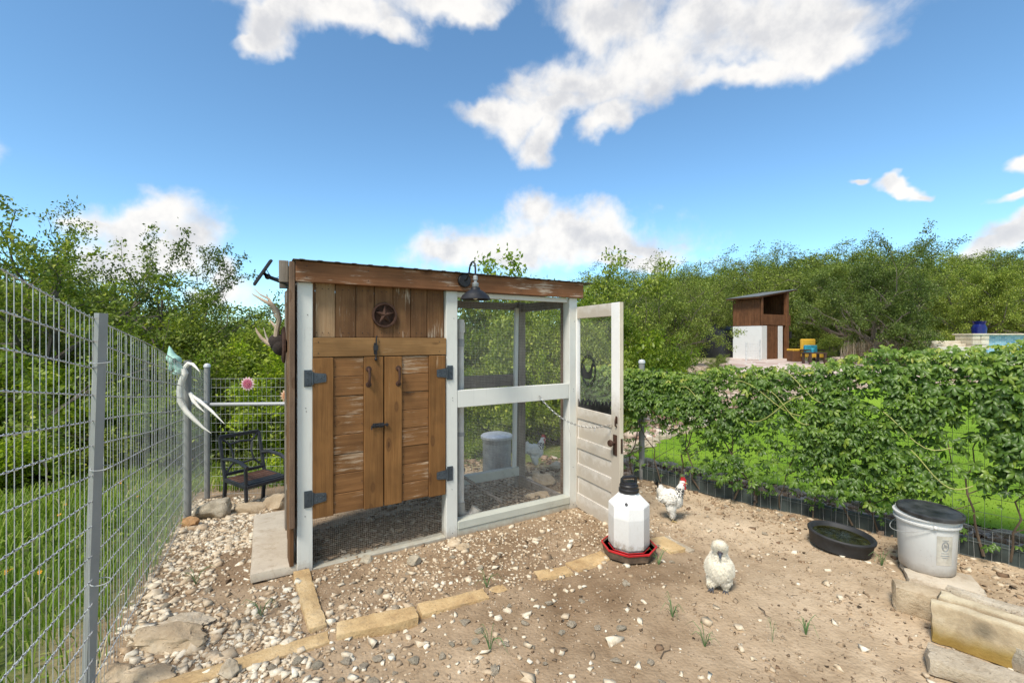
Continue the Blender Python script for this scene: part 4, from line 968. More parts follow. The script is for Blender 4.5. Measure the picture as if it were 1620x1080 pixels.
def chips(x, y, s, flat=(.4, .9), zoff=.1, zf=gb, tint=None):
    n = len(x); V = cub[None] + (rng.random((n, 8, 3)) - .5) * .85
    sc = np.stack([s * rng.uniform(.8, 1.7, n), s * rng.uniform(.7, 1.1, n), s * rng.uniform(*flat, n)], -1); V = V * sc[:, None]
    a = rng.random(n) * 6.283; ca, sa = np.cos(a)[:, None], np.sin(a)[:, None]; tl = rng.normal(0, .35, n)[:, None]
    vx, vy, vz = V[..., 0].copy(), V[..., 1].copy(), V[..., 2].copy(); vy, vz = vy * np.cos(tl) - vz * np.sin(tl), vy * np.sin(tl) + vz * np.cos(tl)
    V = np.stack([vx * ca - vy * sa + x[:, None], vx * sa + vy * ca + y[:, None], vz + (zf(x, y) + s * zoff)[:, None]], -1)
    F = cuf[None] + (np.arange(n) * 8)[:, None, None]; tn = rng.random(n) if tint is None else tint
    return V.reshape(-1, 3), F.reshape(-1, 3), np.repeat(tn, 8)
def stonemat(name, stops):
    m, nt, b = newmat(name); t = NT(nt); c = t.ramp(t.attr(), stops); n = t.noise(t.tex('Object'), 60, 4, .6)
    c = t.mix(t.ramp(n, [(.4, .4), (.6, 0)]), c, t.mix(1., c, (.6, .52, .42), 'MULTIPLY')); nt.links.new(c, b.inputs['Base Color']); b.inputs['Roughness'].default_value = .95; b.inputs['Specular IOR Level'].default_value = .1; return m
GM = stonemat('gravel_chips', [(0, (.21, .14, .09)), (.35, (.43, .32, .21)), (.7, (.63, .53, .39)), (1, (.80, .74, .61))])
def scatter(n, box, dens):
    x = rng.uniform(box[0], box[1], n); y = rng.uniform(box[2], box[3], n); k = rng.random(n) < dens(x, y); return x[k], y[k]
def loc_uv(x, y): return (x - CO.x) * cu + (y - CO.y) * su, -(x - CO.x) * su + (y - CO.y) * cu
def d_left(x, y):
    u, v = loc_uv(x, y); ins = sst(-.15, .12, x - fx_left(y)); return ins * ((u < -.03)) * sst(5.2, 4.8, y) * (.35 + .65 * vnoise(x, y, 2.3, 11)) * (1 - .8 * ((u > -.42) & (u < -.05) & (v > -.15) & (v < .75)))
x1, y1 = scatter(44000, (-4, -.9, 1.3, 5.2), d_left); s1 = rng.lognormal(math.log(.0098), .5, len(x1))
V1 = chips(x1, y1, s1, tint=np.clip(rng.normal(.74, .17, len(x1)), 0, 1))
def d_bed(x, y):
    u, v = loc_uv(x, y); e = sst(-1.0, -.55, v) ; return (v < -.01) * (u > -.02) * (u < 2.6) * e * (.15 + .85 * vnoise(x, y, 2.6, 12) ** 1.3) * .9
x2, y2 = scatter(34000, (-1.6, 1.6, 1.5, 4.4), d_bed); s2 = rng.lognormal(math.log(.0062), .5, len(x2))
V2 = chips(x2, y2, s2, tint=np.clip(rng.normal(.56, .24, len(x2)), 0, 1))
def d_yard(x, y):
    u, v = loc_uv(x, y); return (x > fx_left(y) + .1) * (v < -.5) * (.05 + .6 * vnoise(x, y, 1.7, 13) ** 2.2 * sst(1.2, -.2, x) + .1 * sst(3.0, 4.2, y + .3 * x))
x3, y3 = scatter(22000, (-2.2, 3.4, 1.1, 4.6), d_yard); s3 = rng.lognormal(math.log(.0055), .6, len(x3))
V3 = chips(x3, y3, s3, tint=np.clip(rng.normal(.5, .28, len(x3)), 0, 1))
def d_edge(x, y): f_ = fence_r(x, y); return (f_ < -.02) * sst(-.6, -.05, f_) * (.2 + .6 * vnoise(x, y, 3, 14))
xk, yk = scatter(9000, (-2.2, 2.2, 1.15, 3.6), lambda x, y: (x > fx_left(y) + .1) * (loc_uv(x, y)[1] < -.04) * (.03 + .5 * sst(.9, -.9, x) * vnoise(x, y, 2.1, 51) ** 2)); sk_ = rng.lognormal(math.log(.013), .35, len(xk)); VK = chips(xk, yk, sk_, (.5, .95), .3, tint=np.clip(rng.normal(.8, .18, len(xk)), 0, 1))
x4, y4 = scatter(10000, (.7, 3.8, 2.0, 5.2), d_edge); s4 = rng.lognormal(math.log(.014), .4, len(x4)); V4 = chips(x4, y4, s4, tint=np.clip(rng.normal(.35, .22, len(x4)), 0, 1))
Vt = []; Ft = []; Tt = []; n = 0
for a, b2, c2 in (V1, V2, V3, V4, VK): Vt.append(a); Ft.append(b2 + n); Tt.append(c2); n += len(a)
o = obj('gravel', fast('gravel', np.concatenate(Vt), np.concatenate(Ft), GM, np.concatenate(Tt)), kind='stuff'); tag(o, 'pale limestone gravel and chips strewn over the yard', 'gravel')
# leaf litter and mulch in the run, behind it, and debris on the yard
def d_run(x, y): u, v = loc_uv(x, y); return (u > .05) * (u < 2.15) * (v > .05) * (v < .86) * .9
x5, y5 = scatter(14000, (-1.9, .7, 2.7, 4.8), d_run); s5 = rng.lognormal(math.log(.009), .4, len(x5)); A5 = chips(x5, y5, s5, (.15, .5), .9, tint=np.clip(rng.normal(.72, .25, len(x5)), 0, 1))
def d_beh(x, y): u, v = loc_uv(x, y); return (v > .95) * (v < 3) * (u > .6) * (fence_r(x, y) < 0) * .75
x6, y6 = scatter(9000, (-1.2, 2.0, 3.5, 7.0), d_beh); s6 = rng.lognormal(math.log(.013), .5, len(x6)); A6 = chips(x6, y6, s6, (.2, .7), .3, tint=rng.random(len(x6)) * 1.0)
def d_deb(x, y): return (x > fx_left(y) + .15) * (fence_r(x, y) < -.1) * .25 * (vnoise(x, y, 4, 15) > .45)
x7, y7 = scatter(9000, (-2, 3.6, 1.2, 4.5), d_deb); s7 = rng.lognormal(math.log(.0045), .5, len(x7)); A7 = chips(x7, y7, s7, (.1, .3), .5, tint=rng.random(len(x7)) * .35)
LM = stonemat('litter_bits', [(0, (.07, .05, .035)), (.4, (.21, .15, .10)), (.8, (.38, .29, .20)), (1, (.50, .42, .32))])
xc, yc_ = scatter(26000, (-2, 3.8, 1.1, 4.8), lambda x, y: (x > fx_left(y) + .15) * (fence_r(x, y) < -.05) * (.25 + .75 * vnoise(x, y, 3.1, 41))); sc_ = rng.lognormal(math.log(.0042), .45, len(xc)); AC = chips(xc, yc_, sc_, (.5, 1.), .2, tint=np.clip(rng.normal(.78, .16, len(xc)), 0, 1))
Vt = []; Ft = []; Tt = []; n = 0
for a, b2, c2 in (A5, A6, A7, AC): Vt.append(a); Ft.append(b2 + n); Tt.append(c2); n += len(a)
o = obj('litter', fast('litter', np.concatenate(Vt), np.concatenate(Ft), LM, np.concatenate(Tt)), kind='stuff'); tag(o, 'brown wood chips and litter on the floor in and behind the coop', 'litter')

ns = 2600; xs_ = rng.uniform(-2.2, 3.2, ns); ys_ = rng.uniform(1.15, 4.8, ns); k_ = (xs_ > fx_left(ys_) + .15) & (fence_r(xs_, ys_) < -.1) & (rng.random(ns) < .25 + .75 * vnoise(xs_, ys_, 1.5, 71)); xs_, ys_ = xs_[k_], ys_[k_]; a_ = rng.random(len(xs_)) * 6.28; l_ = rng.uniform(.008, .035, len(xs_))
Pa = np.stack([xs_, ys_, gb(xs_, ys_) + .004], -1); Pb = Pa + np.stack([np.cos(a_) * l_, np.sin(a_) * l_, rng.uniform(-.001, .006, len(xs_))], -1); V, F = wires_np(Pa, Pb, rng.uniform(.0006, .0016, len(xs_)), 3)
o = obj('straw', fast('straw', V, F, plain('straw_and_twig_bits', (.24, .17, .10), .9, 0, .7, 3, 0)), kind='stuff'); tag(o, 'scattered straw and twig bits on the yard earth', 'straw')
# ================================================================== waterer
wb = P(1001, 890); 
wt = thing('poultry_waterer', 'white eight sided poultry waterer with black cap standing in a red tray', 'poultry waterer', (wb.x, wb.y + .10, float(gb(wb.x, wb.y)) + .012), R(8))
ww, nt, b = newmat('milky_plastic'); t = NT(nt); sp_ = t.N('ShaderNodeSeparateXYZ'); v = t.tex('Object'); t.L(v, sp_.inputs[0]); nz_ = t.noise(v, 26, 7, .7)
c = t.mix(t.ramp(sp_.outputs[2], [(.250, 1), (.262, 0)]), (.80, .79, .77), (.66, .65, .63)); c = t.mix(t.ramp(t.math('ADD', t.math('MULTIPLY', sp_.outputs[2], 2.2), t.math('MULTIPLY', nz_, .75)), [(.42, .85), (.62, .12), (.95, 0)]), c, (.24, .18, .11)); c = t.mix(t.ramp(t.noise(t.tex('Object', (1, 1, .35)), 90, 5, .7), [(.58, 0), (.75, .45)]), c, (.45, .40, .33))
nt.links.new(c, b.inputs['Base Color']); b.inputs['Roughness'].default_value = .4; b.inputs['Subsurface Weight'].default_value = .15; b.inputs['Subsurface Radius'].default_value = (.03, .03, .03); t.bump(b, nz_, .12, .003)
n8 = 8; a8 = math.pi / 8
MB().lathe([(.118, .03), (.128, .06), (.134, .065), (.134, .33), (.130, .336), (.056, .408), (.048, .415), (.0001, .416)], 8, None, a8).build('bottle', ww, wt)
MB().lathe([(.168, .0), (.176, .045), (.182, .056), (.176, .057), (.169, .050), (.155, .012), (.0001, .010)], 8, None, a8).build('tray', M['mudred'], wt)
mb = MB(); mb.lathe([(.175, .048), (.1825, .048), (.184, .058), (.174, .059), (.174, .048)], 8, None, a8); mb.build('tray_rim', M['red'], wt)
MB().lathe([(.157, .03), (.0001, .03)], 8, None, a8).build('tray_water', plain('murky_water', (.05, .04, .02), .12, 0, .6, 14, .1), wt)
MB().lathe([(.142, .034), (.142, .046), (.130, .05), (.130, .034)], 8, None, a8).build('bottle_ring', M['red'], wt)
MB().lathe([(.060, .402), (.067, .410), (.067, .428), (.061, .433), (.062, .452), (.054, .460), (.056, .466), (.048, .472), (.0001, .472)], 26).build('cap', M['black'], wt, smooth=True)
MB().tube([(-.050, 0, .458), (-.048, 0, .492), (-.038, 0, .503), (.038, 0, .503), (.048, 0, .492), (.050, 0, .458)], .0105, 8).bar((-.036, 0, .482), (.036, 0, .482), .014, .004).build('cap_handle', M['black'], wt, smooth=True)
q_ = Matrix.Rotation(R(-112 - 8), 4, 'Z') @ Matrix.Translation((.112, 0, .356)) @ Euler((0, R(52), 0)).to_matrix().to_4x4()
MB().lathe([(.010, 0), (.010, .006), (.0001, .008)], 14, q_).build('vent_plug', M['black'], wt)

# ================================================================== bucket
bb = P(1480, 915); bk = thing('bucket', 'white plastic bucket with a scuffed black lid and wire handle near the vine fence', 'bucket', (bb.x, bb.y + .06, .045), R(10))
bwm = paint('dirty_bucket_plastic', (.62, .62, .60), (.24, .19, .14), .28, .4, low=.10)
bwm2 = bwm
MB().lathe([(.130, .0), (.133, .004), (.146, .30), (.146, .30)], 40).build('pail', bwm, bk, smooth=True)
MB().lathe([(.146, .285), (.160, .287), (.161, .297), (.148, .300), (.148, .318), (.162, .320), (.163, .330), (.149, .333), (.149, .352), (.145, .352)], 40).build('rim_bands', bwm, bk, smooth=True)
MB().lathe([(.158, .340), (.160, .348), (.160, .360), (.150, .364), (.145, .360), (.0001, .360)], 40, Matrix.Rotation(R(3), 4, 'X')).build('lid', M['lid'], bk, smooth=True)
mb = MB(); aa = R(-128)
hx = lambda a, r, z: (math.cos(a) * r, math.sin(a) * r, z)
mb.ell(hx(aa, .158, .295), (.012, .012, .012)); mb.build('handle_ear', bwm, bk)
pts = [hx(aa, .165, .295)] + [hx(aa - t_ * math.pi, .163 + .012 * math.sin(t_ * math.pi), .295 - .085 * math.sin(t_ * math.pi)) for t_ in np.linspace(.06, .94, 16)] + [hx(aa - math.pi, .165, .295)]
MB().tube(pts, .0022, 5).build('wire_handle', M['wire'], bk, smooth=True)
# faded label with an oval emblem and scribbled script
pm = plain('faded_label', (.50, .47, .40), .6, 0, .3, 18, 0); gm_ = plain('faded_grey_print', (.22, .24, .27), .6)
def wrapc(a, z, r=.0): rad = .133 + (z / .30) * .013 + .0012 + r; return (math.cos(a) * rad, math.sin(a) * rad, z)
mb = MB(); A0, A1 = R(-124), R(-90)
vs = [wrapc(a, z) for z in (.07, .14, .20, .245) for a in np.linspace(A0, A1, 7)]
mb.add(vs, [(j * 7 + i, j * 7 + i + 1, j * 7 + i + 8, j * 7 + i + 7) for j in range(3) for i in range(6)]); 
mb.build('label', pm, bk); mb = MB()
for k_, (sa, sz) in enumerate(((.14, .030), (.12, .024))): mb.tube([wrapc((A0 + A1) / 2 + sa * math.cos(t_) * .9, .185 + sz * math.sin(t_), .001) for t_ in np.linspace(0, 6.283, 22)], .0009, 4, False)
mb.tube([wrapc((A0 + A1) / 2 + x_, .185 + z_, .001) for x_, z_ in ((-.07, -.012), (-.04, .015), (-.02, -.01), (.0, .012), (.03, -.012), (.05, .010), (.08, -.004))], .0012, 4)
for zz, w_ in ((.145, .14), (.130, .16), (.118, .10), (.222, .12)): mb.tube([wrapc((A0 + A1) / 2 + x_, zz, .001) for x_ in np.linspace(-w_, w_, 6)], .0012, 4)
mb.build('label_print', gm_, bk)

# ================================================================== rubber bowl with green water
bp_ = P(1358, 886); bw = thing('water_bowl', 'low black rubber bowl of green water beside the bottom of the vine fence', 'water bowl', (bp_.x, bp_.y + .17, .01), 0)
bw.rotation_euler = (R(2), R(4), 0)
MB().lathe([(.165, 0), (.178, .01), (.187, .075), (.196, .085), (.198, .098), (.192, .105), (.178, .102), (.165, .080), (.145, .03), (.0001, .028)], 40).build('bowl', M['rubber'], bw, smooth=True)
wm, nt, b = newmat('green_pond_water'); t = NT(nt); n = t.noise(t.tex('Object'), 18, 5, .6, .5); nt.links.new(t.ramp(n, [(.35, (.03, .032, .008)), (.6, (.06, .06, .014)), (.8, (.12, .11, .035))]), b.inputs['Base Color']); b.inputs['Roughness'].default_value = .18; b.inputs['Specular IOR Level'].default_value = .3
MB().lathe([(.164, .078), (.0001, .078)], 36).build('water', wm, bw)

# metal bin behind the run
bn = thing('metal_bin', 'galvanised metal bin with a lid behind the run', 'metal bin', (ray(786, 5.3), 5.3, g(ray(786, 5.3), 5.3)))
zt = zat(690, 5.15) - bn.location.z
prof = [(.165, 0)] + [(.165 + .0015 * (i % 2), .04 + i * (zt - .1) / 9) for i in range(9)] + [(.178, zt - .04)]
MB().lathe(prof, 30).build('body', M['galv_dull'], bn)
MB().lathe([(.186, zt - .045), (.188, zt - .02), (.17, zt - .005), (.10, zt + .012), (.0001, zt + .02)], 30).build('lid', plain('bright_zinc_lid', (.62, .64, .66), .45, .4), bn, smooth=True)
lp_ = MB().bar((0, 0, 0), (.20, .05, .30), .05, .02).build('leaning_board', M['greywood_h']); lp_.location = P(752, 720) + Vector((0, -.0, 0)); tag(lp_, 'short board leaning against the metal bin', 'board')
# ================================================================== hens
def feathmat(name, stops):
    m, nt, b = newmat(name); t = NT(nt); nt.links.new(t.ramp(t.attr(), stops), b.inputs['Base Color']); b.inputs['Roughness'].default_value = .85; b.inputs['Specular IOR Level'].default_value = .15
    b.inputs['Sheen Weight'].default_value = .2; return m
FM = feathmat('hen_feathers', [(0, (.015, .015, .018)), (.3, (.07, .065, .06)), (.5, (.50, .46, .38)), (.8, (.72, .68, .60)), (1, (.80, .77, .70))])
FS = feathmat('silky_down', [(0, (.48, .41, .29)), (.5, (.70, .64, .51)), (1, (.82, .77, .66))])
SK = plain('cream_down_skin', (.62, .56, .45), .9, 0, .2, 30, .3); CB = plain('red_comb', (.45, .015, .02), .5, 0, .3, 60, .4); BK = plain('horn_beak', (.45, .33, .12), .5); BKD = plain('slate_beak', (.06, .07, .09), .5)
EY = plain('dark_eye', (.01, .008, .006), .15, 0, 0, 10, 0); LG = plain('slate_leg', (.07, .075, .09), .7); LGY = plain('yellow_leg', (.45, .33, .14), .7)
def plumage(body, n, L_, w, lift, flow, tintf, mat, name='plumage', seed=3, region=None):
    r_ = np.random.default_rng(seed); me = body.data; me.calc_loop_triangles()
    co = np.empty(len(me.vertices) * 3); me.vertices.foreach_get('co', co); co = co.reshape(-1, 3)
    tr = np.empty(len(me.loop_triangles) * 3, np.int32); me.loop_triangles.foreach_get('vertices', tr); tr = tr.reshape(-1, 3)
    A, B, C_ = co[tr[:, 0]], co[tr[:, 1]], co[tr[:, 2]]; nr = np.cross(B - A, C_ - A); ar = np.linalg.norm(nr, axis=1); nr /= ar[:, None] + 1e-12
    k = r_.choice(len(tr), n, p=ar / ar.sum()); a = r_.random(n); b = r_.random(n); fl = a + b > 1; a[fl] = 1 - a[fl]; b[fl] = 1 - b[fl]
    p = A[k] + (B[k] - A[k]) * a[:, None] + (C_[k] - A[k]) * b[:, None]; nn = nr[k]
    if region is not None: m_ = region(p); p, nn = p[m_], nn[m_]
    n = len(p); f = flow(p) + r_.normal(0, .22, (n, 3)); f -= nn * (f * nn).sum(1)[:, None]; f /= np.linalg.norm(f, axis=1)[:, None] + 1e-9
    s = np.cross(f, nn); lf_ = lift + r_.normal(0, .12, n); d = f * np.cos(lf_)[:, None] + nn * np.sin(lf_)[:, None]; ll = (L_ * r_.uniform(.7, 1.25, n))[:, None]; up = np.cross(s, d)
    V = np.stack([p - nn * .002, p + d * ll * .45 + s * w - up * .0005, p + d * ll - nn * .1 * ll, p + d * ll * .45 - s * w - up * .0005, p + d * ll * .5 + nn * w * .5], 1)
    F = (np.arange(n) * 5)[:, None, None] + np.array([[0, 1, 4], [1, 2, 4], [2, 3, 4], [3, 0, 4]])[None]
    tn = tintf(p, r_); T = np.stack([tn, tn, tn * .97, tn, tn], 1)
    return obj(name, fast(name, V.reshape(-1, 3), F.reshape(-1, 3), mat, T.ravel()), body.parent, kind='stuff')
def foot(mb, x, y, z0, r, yaw=0, lift=0):
    for a in (-.45, 0, .45, math.pi):
        l_ = .034 if a != math.pi else .018; mb.tube([(x, y, z0), (x + math.cos(a + yaw) * l_ * .5, y + math.sin(a + yaw) * l_ * .5, z0 - .002 + .004), (x + math.cos(a + yaw) * l_, y + math.sin(a + yaw) * l_, z0 - .005)], [r, r * .9, r * .3], 6)
def make_hen():
    h = thing('hen', '', 'hen', (0, 0, 0))
    E = [((0, 0, .175), (.088, .062, .068)), ((.045, 0, .168), (.058, .056, .066)), ((-.055, 0, .19), (.065, .05, .055)), ((-.095, 0, .225), (.035, .034, .045)), ((.0, .035, .12), (.045, .028, .05)), ((.0, -.035, .12), (.045, .028, .05)),
         ((.0, .034, .075), (.024, .02, .045)), ((.012, -.034, .075), (.024, .02, .045))]
    E += chain((.055, 0, .19), (.098, 0, .285), .048, .024, 8) + [((.104, 0, .298), (.023, .019, .021)), ((.112, 0, .295), (.018, .014, .014))]
    body = solid('body', SK, E, .006, h, 8)
    flow = lambda p: np.stack([-1 + 0 * p[:, 0], 0 * p[:, 0], np.where((p[:, 0] > .03) & (p[:, 2] > .2), -1.4, np.where(p[:, 0] < -.07, 1.2, -.35))], 1)
    def tf(p, r_):
        hack = (p[:, 0] > .045) & (p[:, 2] > .205) & (p[:, 2] < .272)
        wingt = (p[:, 0] < -.02) & (np.abs(p[:, 1]) > .035) & (p[:, 2] < .19) & (p[:, 2] > .15)
        t_ = r_.uniform(.84, 1, len(p)); t_ = np.where(hack & (r_.random(len(p)) < .62), r_.uniform(0, .3, len(p)), t_); t_ = np.where(wingt & (r_.random(len(p)) < .05), .3, t_)
        return np.where((p[:, 0] < -.105) & (p[:, 2] > .235) & (r_.random(len(p)) < .6), .15, t_)
    plumage(body, 8500, .024, .0048, .10, flow, tf, FM)
    for s_ in (-1, 1):   # folded wings
        wg = solid('wing', SK, [((-.01, s_ * .058, .185), (.062, .014, .040)), ((-.06, s_ * .048, .18), (.045, .012, .026))], .006, h, 6)
        plumage(wg, 900, .036, .007, .12, lambda p: np.stack([-1 + 0 * p[:, 0], 0 * p[:, 0], -.15 + 0 * p[:, 0]], 1), lambda p, r_: np.where(r_.random(len(p)) < .02 + .10 * (p[:, 0] < -.06), .3, r_.uniform(.75, 1, len(p))), FM, seed=5)
    mb = MB(); r_ = random.Random(4)     # black tail
    for i in range(22):
        a = r_.uniform(-.5, .5); b_ = r_.uniform(.75, 1.35); L_ = r_.uniform(.06, .095); d = Vector((-math.cos(b_), math.sin(a) * .45, math.sin(b_))).normalized(); s_ = d.cross(Vector((-1, 0, .2))).normalized() * .010; p0 = Vector((-.105, math.sin(a) * .022, .245))
        p1 = p0 + d * L_ * .6; p2 = p0 + d * L_ + Vector((-.012, 0, -.004)); mb.add([p0, p1 + s_, p2, p1 - s_, p1 + Vector((-.003, 0, 0))], [(0, 1, 4), (1, 2, 4), (2, 3, 4), (3, 0, 4)])
    mb.build('tail', plain('black_tail_feather', (.02, .022, .025), .5, 0, .4, 30, 0), h)
    mb = MB(); oc = []
    comb = [(.086, .308), (.084, .332), (.092, .348), (.098, .334), (.105, .352), (.111, .335), (.120, .348), (.124, .330), (.136, .324), (.130, .304), (.108, .304)]
    mb.prism([(x, z) for x, z in comb], -.003, .003, Matrix(((1, 0, 0, 0), (0, 0, 1, 0), (0, 1, 0, 0), (0, 0, 0, 1)))); mb.build('comb', CB, h)
    for s_ in (-1, 1): MB().ell((.121, s_ * .009, .268), (.010, .006, .020)).ell((.110, s_ * .018, .292), (.018, .007, .017)).build('wattle', CB, h, smooth=True); MB().ell((.113, s_ * .0215, .302), (.0035, .002, .0035)).build('eye', EY, h)
    MB().tube([(.124, 0, .300), (.136, 0, .298), (.146, 0, .292)], [.008, .006, .001], 8).build('beak', BK, h, smooth=True)
    mb = MB()
    for x, y in ((.0, .034), (.012, -.034)): mb.tube([(x, y, .06), (x, y, .008)], [.011, .007], 8); foot(mb, x, y, .008, .0045)
    mb.build('legs', LGY, h, smooth=True); return h
hen = make_hen(); pw = P(1062, 824)
hen.location = (pw.x, pw.y, float(gb(pw.x, pw.y))); hen.rotation_euler = (0, 0, R(-12)); hen['label'] = 'white hen with black and white neck and red comb walking behind the waterer'; hen.scale = (.84, .95, 1.03)
hen['group'] = 'hens with black laced necks'
h2 = copy_tree(hen); h2.location = (ray(846, 5.0), 5.0, zat(738, 5.0)); h2.rotation_euler = (0, 0, R(8)); h2.scale = (.9, .95, 1.02); h2['label'] = 'white hen with grey neck standing on stones behind the run, seen through the mesh'
def make_silkie():
    h = thing('fluffy_hen', 'small fluffy white hen with a round puffed head facing the camera', 'hen')
    E = [((0, 0, .115), (.070, .070, .070)), ((.02, 0, .13), (.055, .062, .068)), ((-.05, 0, .145), (.04, .045, .045)), ((0, .024, .065), (.044, .036, .036)), ((0, -.024, .065), (.044, .036, .036)), ((.010, .028, .036), (.018, .016, .026)), ((.02, -.04, .04), (.018, .018, .025))]
    E += chain((.02, 0, .165), (.04, 0, .215), .040, .027, 6) + [((.036, 0, .238), (.036, .036, .030))]
    body = solid('body', plain('white_down', (.66, .60, .47), .95, 0, .1, 22, .1), E, .006, h, 8)
    flow = lambda p: np.stack([-.6 + 0 * p[:, 0], p[:, 1] * 4, np.where(p[:, 2] > .21, .5, -1.0)], 1)
    plumage(body, 16000, .020, .0013, .42, flow, lambda p, r_: np.clip(r_.normal(.70, .2, len(p)) - .35 * (p[:, 2] > .225) * (p[:, 0] < .05) - .3 * (p[:, 2] < .05), 0, 1), FS)
    MB().ell((.064, 0, .224), (.014, .015, .014)).build('face', plain('mulberry_face', (.05, .035, .045), .7), h, smooth=True)
    MB().tube([(.070, 0, .222), (.083, 0, .215), (.092, 0, .204)], [.010, .007, .0015], 8).build('beak', BKD, h, smooth=True)
    for s_ in (-1, 1): MB().ell((.064, s_ * .009, .228), (.003, .003, .003)).build('eye', EY, h)
    mb = MB().tube([(.012, .028, .04), (.012, .028, .008)], .006, 8).tube([(.02, -.036, .045), (.034, -.034, .03), (.03, -.034, .012)], .006, 8); foot(mb, .012, .028, .008, .0045); foot(mb, .03, -.034, .012, .0045, -.4); mb.build('legs', LG, h, smooth=True)
    return h
sl = make_silkie(); ps = P(1138, 934); sl.location = (ps.x, ps.y, float(gb(ps.x, ps.y))); sl.rotation_euler = (0, 0, R(-112)); sl.scale = (1.08,) * 3

# ================================================================== vine fence on the right
A_ = Vector((1.345, 4.77)); D_ = Vector((.707, -.707)); NO = Vector((-.707, -.707))   # NO looks back to the yard
def fr(s, off=0., z=0.): q = A_ + D_ * s + NO * off; return Vector((q.x, q.y, z))
S0, S1 = -.62, 4.6
vf = thing('vine_fence', 'low wire fence with dark edging along the ground, overgrown by a creeper', 'fence', fr(0), 0)
OV = vf.location.copy()
for s_, hgt in ((0.0, 1.21), (4.4, 1.15)):
    Mt = Matrix.Translation(fr(s_, -.03) - OV); MB().lathe([(.030, -.2), (.030, hgt)], 16, Mt).build('post', M['fpost'], vf, smooth=True)
    MB().lathe([(.035, hgt - .015), (.035, hgt + .004), (.028, hgt + .018), (.0001, hgt + .026)], 16, Mt).build('post_cap', M['galv'], vf, smooth=True)
sv = np.arange(S0, S1, .0762); hv = np.concatenate([np.arange(.0, 1.2, .1016)]); M['dwire'] = plain('dark_coated_wire', (.16, .18, .17), .5, .3, .3, 20, 0)
def ar(s, off, z): return np.stack([A_.x + D_.x * s + NO.x * off - OV.x, A_.y + D_.y * s + NO.y * off - OV.y, z + 0 * s], -1)
wv = .012 * np.sin(sv * 5); P0 = np.concatenate([ar(sv, .0 + wv, -.03), ar(0 * hv + S0, 0, hv)]); P1 = np.concatenate([ar(sv, wv * .3, 1.15), ar(0 * hv + S1, 0, hv)])
V, F = wires_np(P0, P1, .0015, 4); obj('wire_mesh', fast('wire_mesh', V, F, M['dwire']), vf, kind='stuff')
# second row of light wire low down in front of the edging board
sv2 = np.arange(S0, S1, .0762) + .03; V, F = wires_np(ar(sv2, .03, -.03), ar(sv2 + .01 * np.sin(sv2 * 30), .028, .20), .0009, 4); obj('low_mesh', fast('low_mesh', V, F, M['wire']), vf, kind='stuff')
M['edge'] = plain('dusty_dark_edging', (.045, .06, .055), .7, 0, .6, 6, .3)
for i in range(4):
    s0 = -.1 + i * 1.2; a = fr(s0 + .01, -.02, .055) - OV; b2 = fr(s0 + 1.19, -.02 + .006 * (-1) ** i, .05) - OV; MB().bar(a, b2, .02, .13).build('edging_board', M['edge'], vf)

# creeper: palmate leaves, stems
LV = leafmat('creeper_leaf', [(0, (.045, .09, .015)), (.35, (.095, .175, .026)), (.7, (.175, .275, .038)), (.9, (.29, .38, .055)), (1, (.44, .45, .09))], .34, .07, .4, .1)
def leaflet(L_, w, droop):
    # 7 verts: base, 2 pairs of edge points, tip, midrib
    pts = [(0, 0, 0), (.30 * L_, w * .6, -.01 * L_), (.62 * L_, w, -droop * .4 * L_), (.80 * L_, w * .55, -droop * .7 * L_), (L_, 0, -droop * L_), (.80 * L_, -w * .55, -droop * .7 * L_), (.62 * L_, -w, -droop * .4 * L_), (.30 * L_, -w * .6, -.01 * L_), (.55 * L_, 0, .05 * L_)]
    return np.array(pts), [(0, 1, 8), (1, 2, 8), (2, 3, 8), (3, 4, 8), (4, 5, 8), (5, 6, 8), (6, 7, 8), (7, 0, 8)]
def palm(sd_):
    r_ = random.Random(sd_); V = []; F = []
    for k, a in enumerate((-1.9, -1.0, 0, 1.0, 1.9)):
        L_ = (1.0, 1.0, 1.15, 1.0, .7)[k] if k else .7; v, f = leaflet(L_ * r_.uniform(.9, 1.1), .23, r_.uniform(.15, .5)); a += r_.uniform(-.12, .12)
        tl = r_.uniform(-.25, .25); v = v @ np.array(Matrix.Rotation(a, 3, 'Z') @ Matrix.Rotation(tl, 3, 'X')).T; F += [tuple(i + len(V) * 9 for i in q) for q in f]; V.append(v)
    return np.concatenate(V), np.array(F)
PALM = [palm(i) for i in range(5)]
def cover_height(s): return float(np.interp(s, [-.6, 0, .5, 1, 1.5, 1.75, 2.0, 2.2, 2.35, 2.5, 2.7, 5], [1.12, 1.13, 1.13, 1.19, 1.23, 1.30, 1.42, 1.36, 1.34, 1.38, 1.46, 1.50])) + .02 * math.sin(s * 9)
def old_height(s): return 1.13 + .10 * math.sin(s * 1.3 + .5) + .22 * max(0, min(1, (s - .6) / 1.2)) + .05 * math.sin(s * 5.1) - .08 * max(0, 1 - abs(s - 2.45) / .4) + .16 * max(0, min(1, (s - 2.6) / .7))
def low_limit(s): return .40 - .06 * s + .16 * math.sin(s * 2.1 + 2.2) + .09 * math.sin(s * 5.7)
leaves = []
def add_leaf(p, size, tint, front):
    out = Vector((NO.x, NO.y, 0)); side = Vector((D_.x, D_.y, 0))
    n = (out * rnd.uniform(.1, 1.0) * front + Vector((0, 0, 1)) * rnd.uniform(.25, 1.0) + side * rnd.gauss(0, .35)).normalized()
    t_ = (out * rnd.uniform(.2, 1) * front - Vector((0, 0, 1)) * rnd.uniform(.2, 1.2) + side * rnd.gauss(0, .7)); t_ = (t_ - n * t_.dot(n)).normalized(); b2 = n.cross(t_)
    leaves.append((p, t_, b2, n, size, tint))
target = 9500
